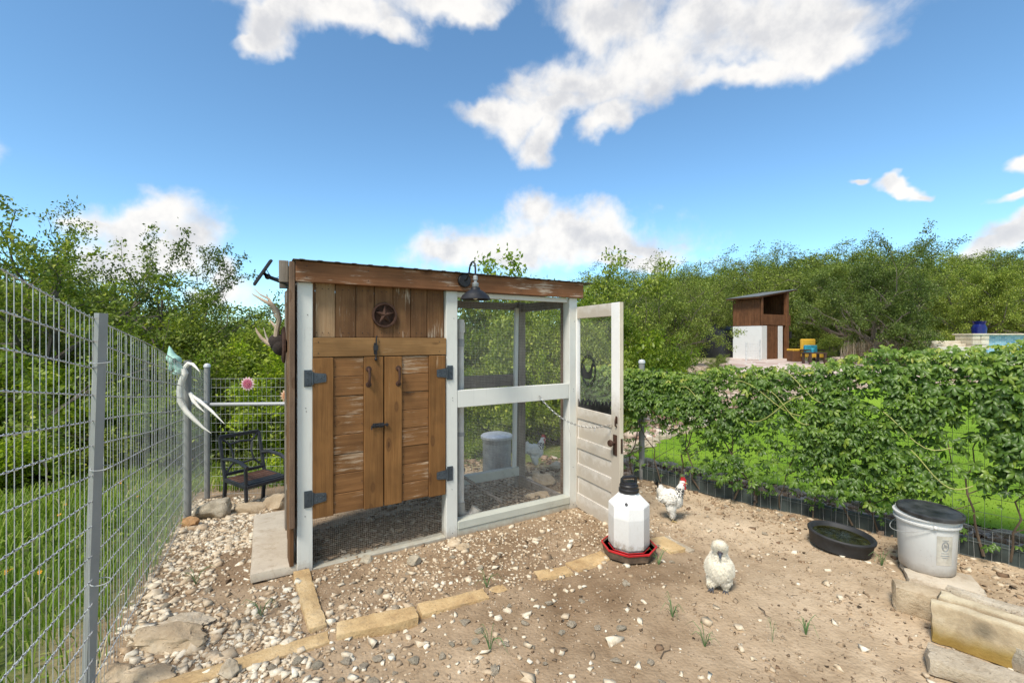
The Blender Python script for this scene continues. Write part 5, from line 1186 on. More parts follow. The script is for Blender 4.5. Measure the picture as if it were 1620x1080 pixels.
while len(leaves) < target:
    s_ = rnd.uniform(S0, S1 - .3); hi = cover_height(s_); lo = low_limit(s_); k = rnd.random()
    z = lo + (hi - lo) * rnd.random() ** .82
    if s_ < .7 and z < hi - .40 and rnd.random() < .6: continue      # thin at the far end
    if z < lo + .25 and rnd.random() < .45: continue
    clump = vnoise(np.array([s_ * 4.0]), np.array([z * 4.0]), 1, 21)[0]
    if clump < .38 and rnd.random() < .75 and z < hi - .13: continue
    thick = .05 + .13 * math.sin(min(1, (hi - z) / .9 + .25) * 2.2) * (.5 + .9 * clump); front = 1 if rnd.random() < .78 else -1
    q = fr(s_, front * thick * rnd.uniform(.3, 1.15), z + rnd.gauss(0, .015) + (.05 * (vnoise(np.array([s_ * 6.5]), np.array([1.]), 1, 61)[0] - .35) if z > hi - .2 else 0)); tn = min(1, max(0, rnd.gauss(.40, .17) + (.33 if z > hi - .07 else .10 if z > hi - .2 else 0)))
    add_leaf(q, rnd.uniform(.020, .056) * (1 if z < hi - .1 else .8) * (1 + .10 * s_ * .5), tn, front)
for s_, top_ in ((-.1, .3), (.5, .35), (.75, .45), (1.15, .42), (1.6, .5), (2.0, .38), (2.35, .5), (2.8, .5), (3.1, .5), (3.4, .55)):   # leafy shoots low down
    for i in range(34): add_leaf(fr(s_ + rnd.gauss(0, .10), rnd.uniform(-.02, .1), rnd.uniform(.10, top_ + .12)), rnd.uniform(.022, .042), rnd.gauss(.4, .12), 1)
leaves.sort(key=lambda q: -(q[4] / (q[0].y + .3)) * (1 if (q[0] - fr(0)).dot(Vector((NO.x, NO.y, 0))) > .1 else .3) * (1 if abs(q[0].x / max(q[0].y, .1)) < 1.13 else .01))
creeper = thing('creeper', 'dense green five leaved creeper hanging over the wire fence on the right', 'climbing plant', fr(0), 0)
pm_ = []
for i, (v, f) in enumerate(PALM):
    for tn in (.22, .36, .5, .8): pm_.append((i, tn, fast('leaf', v, f, LV, np.full(len(v), tn))))
for (p, t_, b2, n, size, tn) in leaves[:300]:
    c = rnd.randrange(5); me = min((q for q in pm_ if q[0] == c), key=lambda q: abs(q[1] - tn))[2]
    o = obj('leaf', me, creeper); Mx = Matrix((t_ * size, b2 * size, n * size)).transposed().to_4x4(); Mx.translation = p - OV; o.matrix_local = Mx
Vl = []; Fl = []; Tl = []; n_ = 0
for (p, t_, b2, n, size, tn) in leaves[300:]:
    v, f = PALM[rnd.randrange(5)]; B3 = np.array([t_ * size, b2 * size, n * size]); Vl.append(v @ B3 + np.array(p - OV)); Fl.append(f + n_); Tl.append(np.full(len(v), tn)); n_ += len(v)
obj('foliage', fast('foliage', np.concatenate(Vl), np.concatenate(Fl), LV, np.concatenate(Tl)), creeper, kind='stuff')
M['vine'] = plain('brown_vine_stem', (.12, .085, .055), .85, 0, .4, 20, .3); M['vineg'] = plain('yellow_green_runner', (.33, .34, .10), .6)
mb = MB()
for s_ in (-.35, -.1, .25, .42, .62, .95, 1.12, 1.3, 1.55, 1.8, 1.95, 2.2, 2.5, 2.62, 2.9, 3.2, 3.35, 3.7):
    x = s_; z = 0.02; pts = []; lean = rnd.uniform(-.5, .3)
    for i in range(9): pts.append(fr(x, .02 + .03 * math.sin(i + s_ * 9), z) - OV); z += .10; x += lean * .10 + rnd.gauss(0, .025)
    mb.tube(pts, list(np.linspace(rnd.uniform(.005, .009), .003, 9)), 6)
    if rnd.random() < .8: j = rnd.randrange(2, 5); mb.tube([pts[j], pts[j] + Vector((D_.x * .08, D_.y * .08, .06)), pts[j] + Vector((D_.x * .22, D_.y * .22, .16))], [.004, .003, .002], 5)
mb.build('stem', M['vine'], creeper, smooth=True)
for s_, z0, ln in ((1.0, 1.02, .5), (1.35, 1.12, .35), (1.5, .92, -.4), (2.0, .86, .35), (2.15, .62, .3), (1.25, .95, .3), (.5, .95, .3)):
    MB().tube([fr(s_ + ln * t_, .17 + .03 * math.sin(t_ * 3), z0 + .08 * math.sin(t_ * 4 + s_) - .1 * t_) - OV for t_ in np.linspace(0, 1, 9)], .0035, 5).build('runner', M['vineg'], creeper, smooth=True)

# rubble just beyond the fence, and white border stones of the lawn
def d_rub(x, y): f_ = fence_r(x, y); return (f_ > .03) * (f_ < .55) * .9
x8, y8 = scatter(7000, (.4, 4.6, 1.3, 6.2), d_rub); s8 = rng.lognormal(math.log(.022), .35, len(x8)); A8 = chips(x8, y8, s8, (.4, .9), .3, tint=np.clip(rng.normal(.40, .16, len(x8)), 0, 1))
RB = stonemat('river_rubble', [(0, (.16, .10, .07)), (.4, (.38, .26, .175)), (.7, (.52, .39, .28)), (1, (.70, .61, .51))])
o = obj('rubble', fast('rubble', A8[0], A8[1], RB, A8[2]), kind='stuff'); tag(o, 'brown river rubble between the vine fence and the lawn', 'rubble')
for i in range(17):
    s_ = -.5 + i * .29; c = fr(s_ + rnd.uniform(-.03, .03), -.60); o = obj('border_stone', rock_mesh(200 + i % 5, (1, .6, .45), 2, .3, name='border_stone', mat=S_lime, cuts=9), loc=(c.x, c.y, g(c.x, c.y) + .015), rot=(0, 0, R(-45) + rnd.uniform(-.2, .2))); k = rnd.uniform(.10, .15); o.scale = (k, k * .8, k * .7)
    tag(o, 'white stone in the border along the near edge of the lawn', 'border stone', 'white border stones at the near edge of the lawn')
for i in range(20):
    k = i / 19; seg = min(int(k * 3.2), 3); f_ = k * 3.2 - seg if k < 1 else 0
    a, b2 = Vector(LB[seg]), Vector(LB[seg + 1]); c = a.lerp(b2, min(f_, 1)); o = obj('border_stone', rock_mesh(210 + i % 5, (1, .6, .45), 2, .3, name='border_stone', mat=S_lime, cuts=9), loc=(c.x, c.y, g(c.x, c.y) + .04), rot=(0, 0, rnd.uniform(0, 3))); q = rnd.uniform(.12, .22); o.scale = (q, q * .8, q * .8)
    tag(o, 'white stone in the border between the lawn and the rock bed behind it', 'border stone', 'white border stones at the far edge of the lawn')
# rock bed (countless)
def d_rb(x, y):
    az = x / np.maximum(y, .1); eaz = np.array([q[0] / q[1] for q in LB]); ed = np.array([q[1] for q in LB]); lim = np.interp(az, eaz, ed, left=0, right=99)
    return (y > lim + .1) * (fence_r(x, y) > .6) * (y < lim + 4) * (y < 11) * sst(9.6, 8, y) * .9
x9, y9 = scatter(9000, (.8, 9, 4, 11), d_rb); s9 = rng.lognormal(math.log(.05), .4, len(x9)); A9 = chips(x9, y9, s9, (.4, .8), .2, tint=rng.random(len(x9)))
RB2 = stonemat('pink_rock_bed', [(0, (.20, .12, .09)), (.4, (.42, .29, .22)), (.75, (.60, .50, .42)), (1, (.78, .74, .68))])
o = obj('rock_bed', fast('rock_bed', A9[0], A9[1], RB2, A9[2]), kind='stuff'); tag(o, 'bed of pinkish rocks beyond the lawn behind the vine fence', 'rock bed')

# ================================================================== grass
def blades(x, y, h, w, zf, bend=.5, tint=None):
    n = len(x); a = rng.random(n) * 6.283; d = np.stack([np.cos(a), np.sin(a), 0 * a], -1); s = np.stack([-np.sin(a), np.cos(a), 0 * a], -1)
    b2 = bend * rng.uniform(.2, 1.2, n); p = np.stack([x, y, zf(x, y) - .01], -1); up = np.array([0, 0, 1.]); H = h[:, None]; Wd = (w * rng.uniform(.7, 1.2, n))[:, None]; B2 = b2[:, None]
    m1 = p + up * H * .5 + d * H * .12 * B2; m2 = p + up * H * .85 + d * H * .42 * B2; tp = p + up * H * (1 - .25 * B2) + d * H * .85 * B2
    V = np.stack([p - s * Wd, p + s * Wd, m1 + s * Wd * .9, m1 - s * Wd * .9, m2 + s * Wd * .6, m2 - s * Wd * .6, tp], 1)
    base = (np.arange(n) * 7)[:, None, None]; F = np.concatenate([np.array([[0, 1, 2], [0, 2, 3], [3, 2, 4], [3, 4, 5], [5, 4, 6]])[None] + base], 1)
    tn = np.clip(rng.normal(.45, .2, n), 0, 1) if tint is None else tint
    return V.reshape(-1, 3), F.reshape(-1, 3), np.repeat(tn, 7)
GR = leafmat('grass_blade', [(0, (.07, .125, .015)), (.4, (.15, .235, .028)), (.75, (.25, .33, .05)), (.93, (.36, .37, .13)), (1, (.50, .43, .25))], .35, .03, .5, 0)
def d_m(x, y): return ((fx_left(y) - x > .03) & (y < 5.6) | (y > 5.5) & (y + .35 * x < 40)) * (.35 + .65 * vnoise(x, y, 1.1, 31)) * np.clip(1.6 - np.hypot(x, y) / 9, .12, 1)
xa, ya = scatter(150000, (-14, -.9, .35, 13), d_m); dist = np.hypot(xa, ya)
tall = vnoise(xa, ya, .8, 32); ha = rng.uniform(.10, .26, len(xa)) * (.55 + .8 * tall) * np.where(fx_left(ya) - xa < .5, .8, 1.0); tn = np.clip(rng.normal(.42, .16, len(xa)) + .5 * (vnoise(xa, ya, .9, 33) - .45) + (rng.random(len(xa)) < .06) * .5, 0, 1)
Va = blades(xa, ya, ha, .0022 + .0006 * dist, gb, .8, tn)
xb, yb = scatter(30000, (1.2, 7.5, 1.2, 9), lambda x, y: in_lawn(x, y) * .9); Vb = blades(xb, yb, rng.uniform(.015, .032, len(xb)), .005, lambda x, y: gb(x, y) + .02, .4, np.clip(rng.normal(.62, .12, len(xb)), 0, .9))
o = obj('meadow_grass', fast('meadow_grass', Va[0], Va[1], GR, Va[2]), kind='stuff'); tag(o, 'long green meadow grass beyond the wire fence on the left', 'grass')
o = obj('lawn_grass', fast('lawn_grass', Vb[0], Vb[1], GR, Vb[2]), kind='stuff'); tag(o, 'short bright green lawn grass beyond the vine fence', 'grass')
# broad leaved weeds among the meadow
xw, yw = scatter(9000, (-6, -.9, .5, 7), lambda x, y: (fx_left(y) - x > .05) * (vnoise(x, y, 1.4, 35) > .52) * .9)
zw = gb(xw, yw) + rng.uniform(.03, .20, len(xw)); a = rng.random(len(xw)) * 6.28; Lw = rng.uniform(.015, .04, len(xw))[:, None]
dv = np.stack([np.cos(a), np.sin(a), rng.uniform(-.2, .6, len(xw))], -1); sv_ = np.stack([-np.sin(a), np.cos(a), 0 * a], -1); pw_ = np.stack([xw, yw, zw], -1)
V = np.stack([pw_, pw_ + dv * Lw * .55 + sv_ * Lw * .4, pw_ + dv * Lw * 1.3, pw_ + dv * Lw * .55 - sv_ * Lw * .4], 1).reshape(-1, 3); F = (np.arange(len(xw)) * 4)[:, None, None] + np.array([[0, 1, 2], [0, 2, 3]])[None]
o = obj('meadow_weeds', fast('meadow_weeds', V, F.reshape(-1, 3), GR, np.repeat(np.clip(rng.normal(.5, .2, len(xw)), 0, .9), 4)), kind='stuff'); tag(o, 'broad leaved weeds in the meadow grass', 'weeds')
# meadow flowers
yel = plain('yellow_petals', (.70, .33, .02), .6, 0, .2, 30, 0)
fl_m = MB(); 
for i in range(8):
    a = i * math.pi / 4; fl_m.add([(0, 0, 0), (math.cos(a - .3) * .012, math.sin(a - .3) * .012, .004), (math.cos(a) * .018, math.sin(a) * .018, .003), (math.cos(a + .3) * .012, math.sin(a + .3) * .012, .004)], [(0, 1, 2, 3)])
fl_m.ell((0, 0, .003), (.005, .005, .004), n=4); flm = fl_m.mesh('bloom', yel); stm = MB().tube([(0, 0, -.22), (.005, 0, -.1), (0, 0, 0)], .0015, 4).mesh('stem', plain('green_stem', (.06, .14, .03), .7))
for (px, py) in ((21, 713), (44, 724), (103, 798), (94, 814), (20, 900), (52, 716), (118, 712), (246, 705), (193, 760), (218, 785), (190, 764), (303, 727), (349, 686), (331, 712), (352, 723), (359, 676), (62, 905), (8, 905)):
    p = P(px, max(py + 30, 700)); Yd = p.y
    t_ = thing('meadow_flower', 'small orange yellow wildflower in the long grass beyond the wire fence', 'flower', (ray(px, Yd), Yd, zat(py, Yd)), 0, 'wildflowers in the meadow'); t_.rotation_euler = (rnd.uniform(.1, .8), rnd.uniform(-.4, .4), 0)
    obj('bloom', flm, t_); obj('stem', stm, t_)
# little tufts on the yard
tf_m = []
for k in range(3):
    mb = MB(); r_ = random.Random(k)
    for i in range(9):
        a = r_.uniform(0, 6.28); L_ = r_.uniform(.06, .15); d = Vector((math.cos(a), math.sin(a), 0)); bnd = r_.uniform(.4, 1.1); mb.tube([Vector((0, 0, 0)), d * L_ * .2 + Vector((0, 0, L_ * .6)), d * L_ * .6 * bnd + Vector((0, 0, L_ * .8)), d * L_ * bnd + Vector((0, 0, L_ * (.9 - .5 * bnd)))], [.002, .002, .0016, .0004], 3)
    tf_m.append(mb.mesh('grass_tuft', plain('tuft_green', (.10, .19, .06), .7, 0, .3)))
for i, (px, py, lb) in enumerate([(1064, 975, 'spindly grass tuft in front of the waterer and the fluffy hen'), (1115, 1020, 'taller green tuft sprouting in the bare earth below the fluffy hen'), (1222, 1015, 'single thin upright sprig at the lower right'), (775, 1030, 'sprawling thin grass tuft at the bottom centre'), (770, 930, 'grass blades bending over the smallest edging stone'), (1042, 893, 'green blade bent beside the red waterer tray'), (413, 975, 'green sprout in the gravel below the paver slab'), (1395, 893, 'grass tuft against the rubber bowl'), (1275, 1000, 'tiny sprig in the bare earth at right'), (310, 925, 'sparse sprout in the gravel near the fence')]):
    p = P(px, py); o = obj('grass_tuft', tf_m[i % 3], loc=(p.x, p.y, float(gb(p.x, p.y)) - .003), rot=(0, 0, i * 1.3)); o.scale = (.85,) * 3 if i != 2 else (.25, .25, 1); tag(o, lb, 'grass tuft')
tw = M['vine']
for i, (px, py, L_) in enumerate([(967, 1012, .02), (1045, 1040, .12), (1310, 875, .14), (300, 960, .10), (1440, 960, .09), (655, 1018, .07), (1200, 962, .10)]):
    p = P(px, py); r_ = random.Random(i); o = MB().tube([(0, 0, .004), (L_ * .4, .008, .006), (L_ * .7, -.006, .004), (L_, .01, .006)], [.003, .0025, .002, .001], 5).build('twig', tw); o.location = (p.x, p.y, float(gb(p.x, p.y)) + .002); o.rotation_euler = (0, 0, r_.uniform(0, 6)); tag(o, 'thin dry twig lying on the earth', 'twig', 'dry twigs on the yard')
# ================================================================== trees
BARK = stone('grey_bark', [(.3, (.06, .05, .04)), (.5, (.14, .12, .10)), (.7, (.24, .21, .18))], 6, .8)
L_OAK = leafmat('oak_leaf', [(0, (0.072, 0.103, 0.018)), (.5, (0.145, 0.200, 0.031)), (.85, (0.246, 0.304, 0.048)), (1, (0.377, 0.386, 0.077))], .28, .06, .4, .32)
L_BRT = leafmat('bright_leaf', [(0, (0.101, 0.156, 0.016)), (.5, (0.217, 0.303, 0.027)), (.85, (0.361, 0.446, 0.043)), (1, (0.519, 0.540, 0.075))], .38, .04, .4, .32)
L_JUN = leafmat('juniper_leaf', [(0, (0.058, 0.079, 0.018)), (.5, (0.123, 0.159, 0.034)), (.85, (0.202, 0.252, 0.055)), (1, (0.304, 0.345, 0.091))], .2, .03, .5, .32)
L_OLV = leafmat('olive_green_leaf', [(0, (0.076, 0.106, 0.018)), (.5, (0.170, 0.224, 0.041)), (.85, (0.277, 0.337, 0.066)), (1, (0.416, 0.449, 0.107))], .3, .05, .45, .32)
def grow(seed, H, spread, trunk_h, r0, limbs=6, levels=3, kids=(5, 5), elev=(.2, 1.0), wob=.28, droop=0., base_bias=.0):
    r_ = random.Random(seed); paths = []; tips = []
    def branch(p, d, L_, r, lv):
        n = 6 if lv < 2 else 4; pts = [p.copy()]; rs = [r]; q = p.copy(); d = d.normalized()
        for i in range(n):
            d = (d + Vector((r_.gauss(0, wob), r_.gauss(0, wob), r_.gauss(0, wob * .7) + (.06 if lv < 2 else -.02) - droop))).normalized(); q = q + d * (L_ / n); pts.append(q.copy()); rs.append(r * (1 - .72 * (i + 1) / n))
        paths.append((pts, rs, lv))
        if lv >= levels: tips.extend(pts[1:]); return
        for k in range(kids[min(lv, len(kids) - 1)]):
            j = r_.randint(2 if lv else 2, n); ax = Vector((r_.gauss(0, 1), r_.gauss(0, 1), r_.gauss(0, .6))).normalized(); nd = (d * .75 + ax * .85).normalized()
            branch(pts[j], nd, L_ * r_.uniform(.45, .68), rs[j] * .62 + .002, lv + 1)
        if lv == levels - 1: tips.extend(pts[3:])
    tp = [Vector((0, 0, -.2)), Vector((r_.gauss(0, .04), r_.gauss(0, .04), trunk_h * .5)), Vector((r_.gauss(0, .08), r_.gauss(0, .08), trunk_h))]
    paths.append((tp, [r0 * 1.15, r0, r0 * .85], 0))
    for i in range(limbs):
        a = 6.283 * (i + r_.uniform(-.3, .3)) / limbs; e = r_.uniform(*elev); d = Vector((math.cos(a) * math.cos(e), math.sin(a) * math.cos(e), math.sin(e)))
        p = tp[1].lerp(tp[2], r_.uniform(.1, 1)) if base_bias == 0 else tp[0].lerp(tp[2], r_.uniform(.2, 1))
        L_ = (spread * math.cos(e) + (H - trunk_h) * math.sin(e)) * .62 * r_.uniform(.8, 1.15); branch(p, d, L_, r0 * .5, 1)
    return paths, np.array([tuple(t) for t in tips])
def make_kind(seed, H, spread, trunk_h, r0, nleaf, leaf, mat, clump=.14, per=None, **kw):
    paths, tips = grow(seed, H, spread, trunk_h, r0, **kw); mb = MB()
    for pts, rs, lv in paths: mb.tube(pts, rs, 9 if lv == 0 else 6 if lv == 1 else 4 if lv == 2 else 3, False)
    tm = mb.mesh('trunk', BARK, True); r_ = np.random.default_rng(seed)
    sc = H / max(tips[:, 2].max(), .1) 
    k = r_.integers(0, len(tips), nleaf); tipt = r_.normal(0, .19, len(tips)); p = tips[k] + r_.normal(0, clump, (nleaf, 3)) * np.array([1, 1, .7])
    p = p[p[:, 2] > .03]; k = k[:len(p)]; n = len(p)
    nn = r_.normal(0, 1, (n, 3)) + [0, 0, .5]; nn /= np.linalg.norm(nn, axis=1)[:, None]; d = r_.normal(0, 1, (n, 3)); d -= nn * (d * nn).sum(1)[:, None]; d /= np.linalg.norm(d, axis=1)[:, None]; s = np.cross(d, nn); L_ = (leaf * r_.uniform(.6, 1.3, n))[:, None]
    V = np.stack([p, p + d * L_ * .5 + s * L_ * .27 + nn * L_ * .06, p + d * L_, p + d * L_ * .5 - s * L_ * .27 + nn * L_ * .06], 1).reshape(-1, 3)
    F = ((np.arange(n) * 4)[:, None, None] + np.array([[0, 1, 2], [0, 2, 3]])[None]).reshape(-1, 3)
    tn = np.clip(r_.normal(.46, .17, n) + tipt[k], 0, 1)
    cm = fast('crown', V, F, mat, np.repeat(tn, 4)); return tm, cm, float(np.percentile(tips[:, 2], 99.6) + clump)
KIND = {
 'oak': make_kind(5, 4.2, 3.6, 1.3, .16, 30000, .066, L_OAK, .075, limbs=7, levels=3, kids=(5, 5, 4), elev=(.1, .95)),
 'oak2': make_kind(8, 3.6, 3.4, 1.0, .14, 52000, .078, L_OLV, .11, limbs=10, levels=3, kids=(5, 5, 4), elev=(-.05, 1.0), droop=.03),
 'bush': make_kind(13, 2.6, 1.7, .3, .06, 24000, .085, L_BRT, .10, limbs=9, levels=3, kids=(4, 4, 4), elev=(.1, 1.35), base_bias=1),
 'bush2': make_kind(17, 2.4, 1.6, .3, .05, 26000, .065, L_OLV, .09, limbs=9, levels=3, kids=(4, 4, 4), elev=(.1, 1.35), base_bias=1),
 'jun': make_kind(23, 4.0, 1.7, .5, .12, 36000, .060, L_JUN, .10, limbs=14, levels=3, kids=(5, 4, 3), elev=(.05, 1.5), base_bias=1),
 'jun2': make_kind(29, 3.6, 2.1, .4, .12, 36000, .065, L_OLV, .11, limbs=13, levels=3, kids=(5, 4, 3), elev=(.05, 1.4), base_bias=1),
}
NAME = {'oak': ('oak_tree', 'tree'), 'oak2': ('oak_tree', 'tree'), 'bush': ('leafy_bush', 'bush'), 'bush2': ('grey_green_bush', 'bush'), 'jun': ('juniper_tree', 'tree'), 'jun2': ('cedar_tree', 'tree')}
def tree(kind, px, Yd, top_py, label, wide=1., group=None, rz=None, at=None):
    tm, cm, H = KIND[kind]; x = ray(px, Yd) if at is None else at; z = g(x, Yd); h = zat(top_py, Yd) - z; s = h / H
    t_ = thing(NAME[kind][0], label, NAME[kind][1], (x, Yd, z), rnd.uniform(0, 6.28) if rz is None else rz, group, (s * wide, s * wide, s)); obj('trunk', tm, t_); obj('crown', cm, t_); return t_
GL = 'trees and bushes of the thicket beyond the left fence'
# left side
tree('oak', 14, 8.2, 300, 'tall dark oak at the left edge, its limbs reaching over the fence', 1.0, rz=.4)
tree('oak', 235, 10.0, 385, 'open crowned oak against the cloud, left of the coop', .8, rz=2.2)
tree('jun', 80, 12.5, 345, 'dark spiky juniper top rising behind the tall left oak', .8)
tree('oak2', 125, 12.5, 425, 'oak filling the gap between the tall left oak and the open crowned oak', 1.0)
for i, (k, px, Yd, top, lb) in enumerate([
    ('bush', 30, 7.6, 560, 'leafy bush at the left edge below the tall oak'), ('bush2', 110, 8.6, 520, 'grey green bush behind the first fence post'), ('bush', 170, 9.4, 500, 'bright bush between the first fence post and the skull'),
    ('bush', 245, 8.8, 515, 'light green bush behind the horned skull'), ('bush2', 320, 9.2, 500, 'pale bush above the end post of the fence'), ('jun', 285, 12.5, 490, 'dark juniper behind the light green bush'),
    ('bush', 345, 8.0, 560, 'low bright bush behind the pink metal flower'), ('jun2', 385, 11, 488, 'cedar rising behind the antlers'), ('bush2', 430, 8.6, 500, 'grey green bush touching the antlers'), ('bush', 460, 8.2, 545, 'low green bush at the left wall of the coop'),
    ('jun', 180, 14.5, 450, 'dark juniper far back between the two oaks'), ('jun2', 20, 12, 430, 'cedar behind the trunk of the tall left oak'), ('jun', 120, 11.5, 485, 'dark juniper under the limbs of the oaks'), ('jun', -60, 8.5, 440, 'juniper just beyond the left edge'), ('jun2', 350, 14, 480, 'cedar far back above the end post'),
    ('bush', -30, 6.4, 600, 'bush behind the fence at the far left'), ('jun', 60, 9.6, 540, 'dark low juniper at the left behind the fence')]):
    tree(k, px, Yd, top, lb, rnd.uniform(.95, 1.2))
# behind the coop
for i, (k, px, Yd, top, lb) in enumerate([
    ('bush2', 500, 8.6, 480, 'bush hidden behind the cupboard side of the coop'), ('bush2', 560, 9.0, 470, 'bush behind the middle of the coop'), ('bush', 640, 8.4, 480, 'bright bush behind the cupboard doors'), ('bush2', 700, 8.2, 470, 'grey green bush behind the middle post'),
    ('bush', 745, 8.4, 500, 'bright bush seen through the left half of the run mesh'), ('bush2', 790, 7.6, 490, 'pale bush seen through the run mesh beside the inner white frame'), ('bush2', 845, 8.6, 440, 'tall bush seen between the two inner posts of the run'),
    ('bush', 852, 10, 412, 'bright bush top showing above the roof sheet'), ('bush', 905, 9, 470, 'bush behind the right front post of the coop'), ('bush2', 950, 8.0, 500, 'grey green bush seen through the screen door'),
    ('bush2', 930, 11.0, 415, 'loose crowned tree rising above the right end of the roof'), ('bush', 995, 9.6, 480, 'bright bush right of the screen door'), ('bush', 880, 7.4, 560, 'low bush behind the hen in the run'), ('bush', 770, 7.2, 585, 'low bush behind the metal bin'),
    ('bush', 1035, 9.8, 525, 'yellow green bush between the screen door and the dark tank'), ('jun2', 1040, 13.5, 422, 'broad cedar right of the screen door'), ('jun', 1092, 20, 428, 'dark juniper left of the small shed'), ('jun2', 1010, 15, 440, 'cedar beyond the yellow green bush'), ('bush2', 1075, 10.5, 545, 'low bush in front of the dark tank')]):
    tree(k, px, Yd, top, lb, rnd.uniform(.7, .85))
# right oak and its neighbours
tree('oak2', 1388, 13.2, 382, 'wide spreading oak over the patio behind the vine fence', .72, rz=.7)
tree('oak2', 1340, 18.5, 392, 'oak behind the small shed, left half of the big patio canopy', .85, rz=3.2)
tree('oak2', 1545, 15.4, 398, 'oak with thin shoots right of the wide patio oak', .72, rz=5)
tree('oak', 1625, 16.0, 395, 'dark oak at the right edge', 1.0, rz=1)
for (k, px, Yd, top, lb) in (('jun', 1190, 24, 408, 'dark juniper above the shed roof'), ('jun2', 1240, 27, 398, 'cedar on the slope above the shed'), ('jun', 1150, 24, 440, 'juniper on the slope left of the shed roof'), ('jun2', 1175, 22, 462, 'cedar right behind the shed'),
    ('jun', 1450, 24, 395, 'juniper behind the wide patio oak'), ('jun2', 1580, 22, 430, 'cedar behind the pool wall'), ('bush2', 1470, 17, 500, 'grey green bush behind the stone steps'), ('bush2', 1590, 17, 480, 'grey green bush behind the blue tiled wall'), ('jun', 1380, 21, 430, 'juniper behind the patio oak trunk'), ('jun', 1690, 19, 410, 'juniper beyond the right edge')):
    tree(k, px, Yd, top, lb, 1.15)
tree('bush2', 1138, 12.0, 560, 'low silvery rosemary bush in front of the white shed wall', 1.0)
tree('bush2', 1310, 15.5, 528, 'low silvery bush right of the yellow chair', 1.4)
# hillside
kk = 0
for row, (Yd, t0, t1) in enumerate(((32, 440, 402), (42, 430, 398), (56, 430, 400))):
    for i in range(14):
        px = 940 + i * 62 + rnd.uniform(-25, 25) + row * 12
        base = t0 + (t1 - t0) * min(1, max(0, (px - 1000) / 300)) + rnd.uniform(-6, 8); tree(('jun', 'jun2')[(i + row) % 2], px, Yd, base + (8 if row == 0 else 0), ('dark rounded tree in the nearest row on the far wooded slope', 'rounded tree halfway up the far wooded slope', 'tree on the skyline of the far wooded slope')[row], 1.5, 'trees on the far wooded slope, row by row' if False else ('trees of the nearest row on the slope', 'trees halfway up the slope', 'skyline trees of the slope')[row])
for i in range(14):
    px = -60 + i * 70 + rnd.uniform(-20, 20); tree(('jun', 'jun2')[i % 2], px, 22 + rnd.uniform(-3, 5), 478 + rnd.uniform(-8, 20), 'tree in the far thicket beyond the meadow', 1.5, 'trees in the far thicket')
# low brush filling the thicket floor
for i in range(16):
    px = -80 + i * 42 + rnd.uniform(-12, 12); Yd = rnd.uniform(8.2, 10) + (2.2 if 280 < px < 480 else 0); tree(('bush', 'bush2', 'jun')[i % 3], px, Yd, 610 + rnd.uniform(-30, 10), ('bright low brush at the foot of the thicket beyond the meadow', 'grey green low brush at the foot of the thicket beyond the meadow', 'dark low juniper brush at the foot of the thicket beyond the meadow')[i % 3], 1.6, ('bright brush of the thicket', 'grey green brush of the thicket', 'dark brush of the thicket')[i % 3])
# dry stalks by the back fence
# ================================================================== beyond the lawn: shed, tank, patio, pool
gs = lambda px, Yd: Vector((ray(px, Yd), Yd, g(ray(px, Yd), Yd)))
pat, nt, b = newmat('flagstone_patio'); t = NT(nt); v = t.tex('Object'); c = t.mix(t.ramp(t.vor(v, 1.6, out='Color'), [(.2, 0), (.8, 1)]), (.42, .30, .25), (.58, .48, .42)); c = t.mix(t.ramp(t.vor(v, 1.6, 'DISTANCE_TO_EDGE'), [(.0, 1), (.05, 0)]), c, (.6, .56, .5)); nt.links.new(c, b.inputs['Base Color']); b.inputs['Roughness'].default_value = .9
az = np.linspace(.47, 1.9, 60); yy = np.linspace(11.4, 20, 40); AZ, YY = np.meshgrid(az, yy); XX = AZ * YY; I = np.arange(XX.size).reshape(XX.shape)
obj('patio', fast('patio', np.stack([XX, YY, gb(XX, YY) + .03], -1).reshape(-1, 3), np.stack([I[:-1, :-1], I[:-1, 1:], I[1:, 1:], I[1:, :-1]], -1).reshape(-1, 4), pat), kind='structure')
# shed
sA = Vector((9.05, 16.5, 0)); fu = Vector((1.52, .80, 0)).normalized(); fv = Vector((-fu.y, fu.x, 0)); sth = math.atan2(fu.y, fu.x); zb = g(9.3, 17) - .02; sA.z = zb
shed = thing('garden_shed', 'small shed with white lower walls, brown upper boards and slanting roof beyond the lawn', 'shed', sA, sth)
M['shedwood'] = wood('shed_boards', (.13, .055, .022), (.22, .10, .045), 2); M['stucco'] = paint('white_stucco', (.66, .66, .64), (.4, .36, .3), .2)
Wf, Dp, sp_, tpz = 1.75, 1.15, zat(515, 16.5) - zb, zat(474, 16.9) - zb
def sb(name, u0, u1, v0, v1, z0, z1, mat, parent=None, **kw): return MB().box((0, 0, 0), (u1 - u0, v1 - v0, z1 - z0), ch=.004).build(name, mat, parent or shed, loc=((u0 + u1) / 2, (v0 + v1) / 2, (z0 + z1) / 2), **kw)
sb('white_wall', -.02, .0, .0, Dp, 0, sp_, M['stucco']); sb('white_wall', -.02, .28, -.02, -.002, 0, sp_, M['stucco']); sb('white_wall', .0, Wf, Dp - .03, Dp, 0, sp_, M['stucco'])
for i in range(9): sb('wall_board', -.03, -.005, .0 + i * Dp / 9, (i + 1) * Dp / 9 - .008, sp_ + .003, tpz, M['shedwood'])
sb('corner_post', -.03, .06, -.03, .045, sp_ + .002, tpz + .05, M['shedwood']); sb('front_rail', .062, Wf, -.0, .04, sp_ + .03, sp_ + .42, M['shedwood']); [sb('wall_board', i * Wf / 10, (i + 1) * Wf / 10 - .008, Dp - .025, Dp - .005, sp_ + .003, tpz + .06 + .36 * i / 10, M['shedwood']) for i in range(10)]
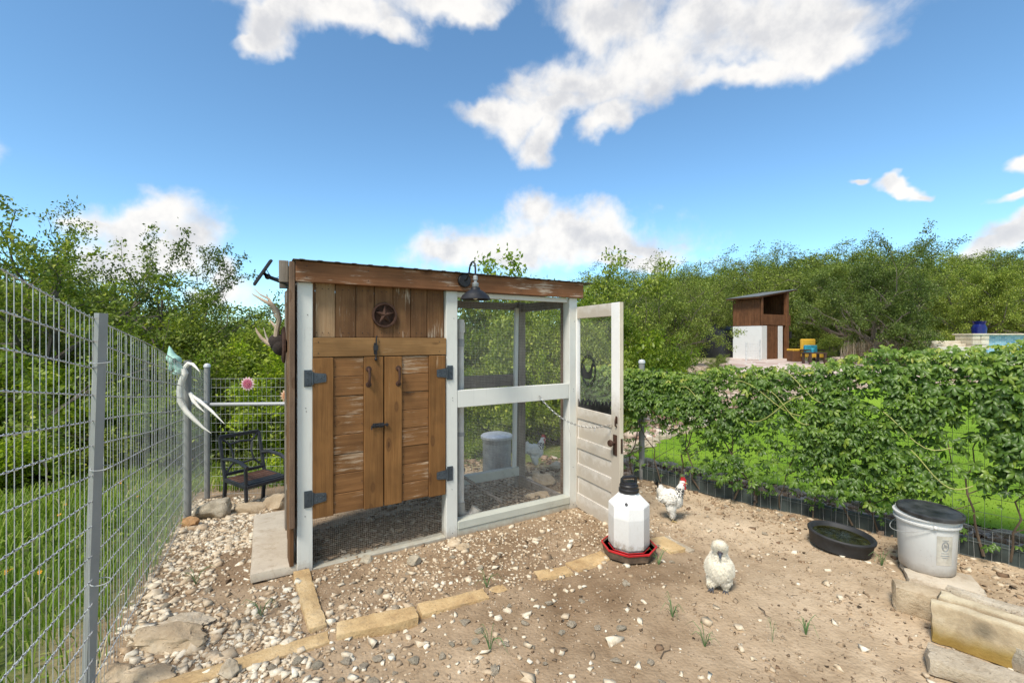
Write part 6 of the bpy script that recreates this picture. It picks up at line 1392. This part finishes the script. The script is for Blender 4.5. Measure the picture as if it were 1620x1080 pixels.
for i in range(5): sb('door_board', .30 + i * .13, .30 + (i + 1) * .13 - .006, .0, .03, .02, sp_, M['shedwood'])
sb('white_wall', 1.0, 1.24, -.01, .03, 0, sp_, M['stucco']); sb('corner_post', 1.45, 1.58, -.04, .08, 0, tpz + .30, M['shedwood']); sb('lantern', 1.6, 1.68, -.09, -.02, sp_ - .45, sp_ - .2, M['black'])
[sb('wall_board', Wf - .03, Wf - .005, i * Dp / 8 + .1, (i + 1) * Dp / 8 + .092, .0, tpz + .33, M['shedwood']) for i in range(7)]
rf = MB().bar((-.28, Dp / 2, tpz + .04), (Wf + .25, Dp / 2, tpz + .40), Dp + .16, .05, ch=.004).build('roof', M['shedwood'], shed); MB().bar((-.30, Dp / 2, tpz + .075), (Wf + .27, Dp / 2, tpz + .435), Dp + .2, .015, ch=.003).build('roof_sheet', M['roofmetal'], rf)
# wall decoration and small gate in front of the shed
gt = thing('wire_gate', 'small grey wire garden gate in front of the white shed wall', 'gate', gs(1190, 15.6))
for x in (-.20, .26): MB().lathe([(.03, 0), (.03, zat(541 if x < 0 else 537, 15.6) - gt.location.z)], 8, Matrix.Translation((x, 0, 0))).build('gate_post', M['galv'], gt)
hg = .62; a = np.arange(-.18, .25, .06); c2 = np.arange(.1, hg, .08); V, F = wires_np(np.concatenate([np.stack([a, a * 0, a * 0 + .03], -1), np.stack([c2 * 0 - .2, c2 * 0, c2], -1)]), np.concatenate([np.stack([a, a * 0, a * 0 + hg], -1), np.stack([c2 * 0 + .26, c2 * 0, c2 + .03], -1)]), .004); obj('wire_mesh', fast('wire_mesh', V, F, M['galv']), gt, kind='stuff')
# tank
tk = thing('water_tank', 'large black plastic water tank left of the small shed', 'water tank', gs(1139, 19)); ht = zat(522, 19) - tk.location.z; rt = .82
MB().lathe([(rt, 0)] + [(rt + (.02 if i % 2 else 0), ht * (i + .5) / 9) for i in range(9)] + [(rt, ht), (rt * .75, ht + .12), (rt * .3, ht + .18), (rt * .28, ht + .26), (.0001, ht + .27)], 36).build('tank_body', M['black'], tk, smooth=True)
MB().box((.62, -.5, ht + .17), (.2, .1, .08)).build('label_plate', M['pvc'], tk)
# yellow chair with blue cushion, table, basket
YL = plain('yellow_cushion', (.62, .36, .03), .8, 0, .2, 5, .2); DKW = plain('dark_brown_wood', (.06, .03, .02), .6); BL = plain('turquoise_cushion', (.03, .30, .42), .8, 0, .4, 18, .2)
yc = thing('lounge_chair', 'yellow cushioned chair with a turquoise pillow on the patio right of the shed', 'chair', gs(1285, 14.6)); zf = yc.location.z; zt_ = zat(536, 14.6) - zf
MB().box((0, .22, zt_ - .24), (.46, .12, .48), Matrix.Rotation(R(0), 4, 'X'), .04).build('back_cushion', YL, yc); MB().box((0, 0, zt_ - .53), (.48, .46, .12), ch=.04).build('seat_cushion', YL, yc); MB().box((-.02, .06, zt_ - .33), (.40, .12, .26), Matrix.Identity(4), .05).build('pillow', BL, yc)
for x in (-.24, .24):
    for y in (-.22, .26): MB().box((x, y, (zt_ - .55) / 2), (.05, .05, zt_ - .55)).build('leg', DKW, yc)
    MB().box((x, 0, zt_ - .36), (.06, .5, .04)).build('armrest', DKW, yc)
tb = thing('side_table', 'low dark wooden table in front of the yellow patio chair', 'table', gs(1288, 13.6)); MB().box((0, 0, .36), (.52, .4, .04)).build('table_top', DKW, tb)
for x in (-.22, .22):
    for y in (-.16, .16): MB().box((x, y, .17), (.06, .06, .34)).build('leg', DKW, tb)
pot = MB().lathe([(.04, .38), (.06, .48), (.05, .5), (.0001, .5)], 10).build('plant_pot', BL, None); pot.location = tb.location + Vector((-.05, 0, 0)); tag(pot, 'tiny blue pot on the dark patio table', 'plant pot')
bs = thing('wicker_basket', 'brown wicker box with a yellow cushion at the foot of the shed post', 'basket', gs(1258, 15.0)); MB().box((0, 0, .19), (.36, .36, .38), ch=.02).build('box', M['shedwood'], bs); MB().box((0, 0, .41), (.36, .36, .07), ch=.03).build('cushion', YL, bs)
# pool wall, steps, pot, shrub, ornamental grass
Yp = 12.2; zc = lambda px, py, Yd=Yp: Vector((ray(px, Yd), Yd, zat(py, Yd)))
st = thing('stone_steps', 'three pale stone steps beside the blue tiled pool wall', 'steps', gs(1508, Yp)); stm_ = stone('pale_cut_stone', [(.3, (.45, .38, .28)), (.6, (.66, .60, .48))], 2, .3)
z1 = zat(553, Yp) - st.location.z
for i, (pa_, pb_, pt, pb2) in enumerate(((1482, 1535, 548, 553.6), (1484, 1535, 543.5, 548.2), (1487, 1535, 539, 543.7))):
    xa_, xb_ = ray(pa_, Yp) - st.location.x, ray(pb_, Yp) - st.location.x; za, zb_ = zat(pb2, Yp) - st.location.z, zat(pt, Yp) - st.location.z; MB().box(((xa_ + xb_) / 2, .25 + i * .15, (za + zb_) / 2 - (.2 if i == 0 else 0)), (xb_ - xa_, .6, zb_ - za + (.4 if i == 0 else 0)), ch=.01).build('step', stm_, st)
pw2 = thing('pool_wall', 'blue mosaic tiled wall with a cut stone pillar at the right edge beyond the vine', 'wall', gs(1590, Yp)); xo = pw2.location.x; zo = pw2.location.z
for r_ in range(3):
    for c_ in range(2):
        xa_ = ray(1536 + c_ * 13.5, Yp) - xo; xb_ = ray(1549 + c_ * 13.5, Yp) - xo; za = zat(553 - r_ * 8, Yp) - zo; zb_ = zat(545.5 - r_ * 8, Yp) - zo; MB().box(((xa_ + xb_) / 2, .2, (za + zb_) / 2 - (.0)), (xb_ - xa_ - .008, .5 + .01 * ((r_ + c_) % 2), zb_ - za - .004), ch=.01).build('stone', stm_, pw2)
xa_ = ray(1563, Yp) - xo; xb_ = ray(1760, Yp) - xo; za = zat(585, Yp) - zo; zb_ = zat(530, Yp) - zo
tl_, nt, b = newmat('blue_mosaic'); t = NT(nt); bt = t.N('ShaderNodeTexBrick'); bt.inputs['Scale'].default_value = 1; bt.inputs['Brick Width'].default_value = .13; bt.inputs['Row Height'].default_value = .06; bt.inputs['Mortar Size'].default_value = .006
bt.inputs['Color1'].default_value = (.10, .30, .42, 1); bt.inputs['Color2'].default_value = (.28, .50, .58, 1); bt.inputs['Mortar'].default_value = (.5, .55, .55, 1); tcn = t.tex('Object'); mp = t.N('ShaderNodeMapping'); mp.inputs['Rotation'].default_value = (R(90), 0, 0); t.L(tcn, mp.inputs[0]); t.L(mp.outputs[0], bt.inputs[0]); nt.links.new(bt.outputs[0], b.inputs['Base Color']); b.inputs['Roughness'].default_value = .25
MB().box(((xa_ + xb_) / 2, .25, (za + zb_) / 2), (xb_ - xa_, .4, zb_ - za), ch=.005).build('tiled_face', tl_, pw2); MB().box(((ray(1535, Yp) - xo + xb_) / 2, .22, zb_ + .02), (xb_ - ray(1535, Yp) + xo, .6, .04), ch=.01).build('coping', stm_, pw2)
zl = zat(566, 11.6)
pl = thing('pool_rim', 'pale stone rim and blue water of the pool just above the vine at the right', 'pool', (ray(1560, 11.6), 11.6, zl)); MB().box((0.3, 0, -.15), (3.2, .3, .34), ch=.02).build('rim', stm_, pl)
wtm = plain('pool_water', (.05, .30, .45), .08, 0, .2, 3, .2); MB().box((.45, .4, -.03), (3.0, .45, .1), ch=.01).build('water', wtm, pl)
bpt = thing('blue_pot', 'tall cobalt blue glazed pot standing behind the stone pillar', 'pot', gs(1549, 13.4)); hz_ = zat(508, 13.4) - bpt.location.z; MB().lathe([(.09, 0), (.15, hz_ * .5), (.17, hz_ * .85), (.13, hz_ * .93), (.16, hz_), (.14, hz_), (.0001, hz_ * .9)], 20).build('pot_body', plain('cobalt_glaze', (.01, .015, .12), .15), bpt, smooth=True)
def ball_shrub(px, Yd, py0, py1, label, mat, n=2600, stalks=False):
    c = gs(px, Yd); zt_ = zat(py0, Yd); r = (zt_ - c.z) / 1.7 if not stalks else (zt_ - c.z); t_ = thing('round_shrub' if not stalks else 'ornamental_grass', label, 'shrub' if not stalks else 'ornamental grass', c); r_ = np.random.default_rng(int(px))
    if stalks:
        nb = 900; x = r_.normal(0, r * .28, nb); y = r_.normal(0, r * .2, nb); V, F, T = blades(x, y, r * r_.uniform(.5, .95, nb), .006, lambda x, y: 0 * x, .75, np.clip(r_.normal(.5, .3, nb), 0, 1)); obj('foliage', fast('foliage', V, F, mat, T), t_)
    else:
        d = r_.normal(0, 1, (n, 3)); d /= np.linalg.norm(d, axis=1)[:, None]; p = d * r * r_.uniform(.85, 1.05, n)[:, None] * [1.1, 1, .85] + [0, 0, r * .8]; s = r_.normal(0, 1, (n, 3)) * .03; e = d * .04
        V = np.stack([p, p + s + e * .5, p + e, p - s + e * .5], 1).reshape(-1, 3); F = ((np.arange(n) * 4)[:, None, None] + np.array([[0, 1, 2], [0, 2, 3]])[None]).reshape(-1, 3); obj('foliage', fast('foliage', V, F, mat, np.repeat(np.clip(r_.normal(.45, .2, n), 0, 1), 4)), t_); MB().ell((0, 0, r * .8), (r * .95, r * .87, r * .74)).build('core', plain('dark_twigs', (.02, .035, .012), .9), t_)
ball_shrub(1471, 13, 533, 547, 'small clipped round shrub left of the stone steps', L_BRT)
DRY = leafmat('dry_plume', [(0, (.30, .22, .17)), (.5, (.48, .38, .30)), (1, (.66, .56, .47))], .3, .02, .6, 0)
ball_shrub(1395, 13.5, 524, 552, 'brown feathery ornamental grass under the patio oak', DRY, stalks=True); ball_shrub(1432, 14, 522, 552, 'second brown plume grass right of the first, under the patio oak', DRY, stalks=True); ball_shrub(1365, 14, 533, 552, 'shorter brown plume grass nearest the oak trunk', DRY, stalks=True)
for i in range(9):
    c = gs(1438 + i * 6.5, 12.8); o = obj('rock', kinds[i % 7], loc=c + Vector((0, 0, .04)), rot=(0, 0, i)); o.scale = (.13, .11, .12); tag(o, 'pale rock in the low row left of the stone steps', 'rock', 'pale rocks beside the stone steps')
# twigs of vegetation growing up behind the roof edge
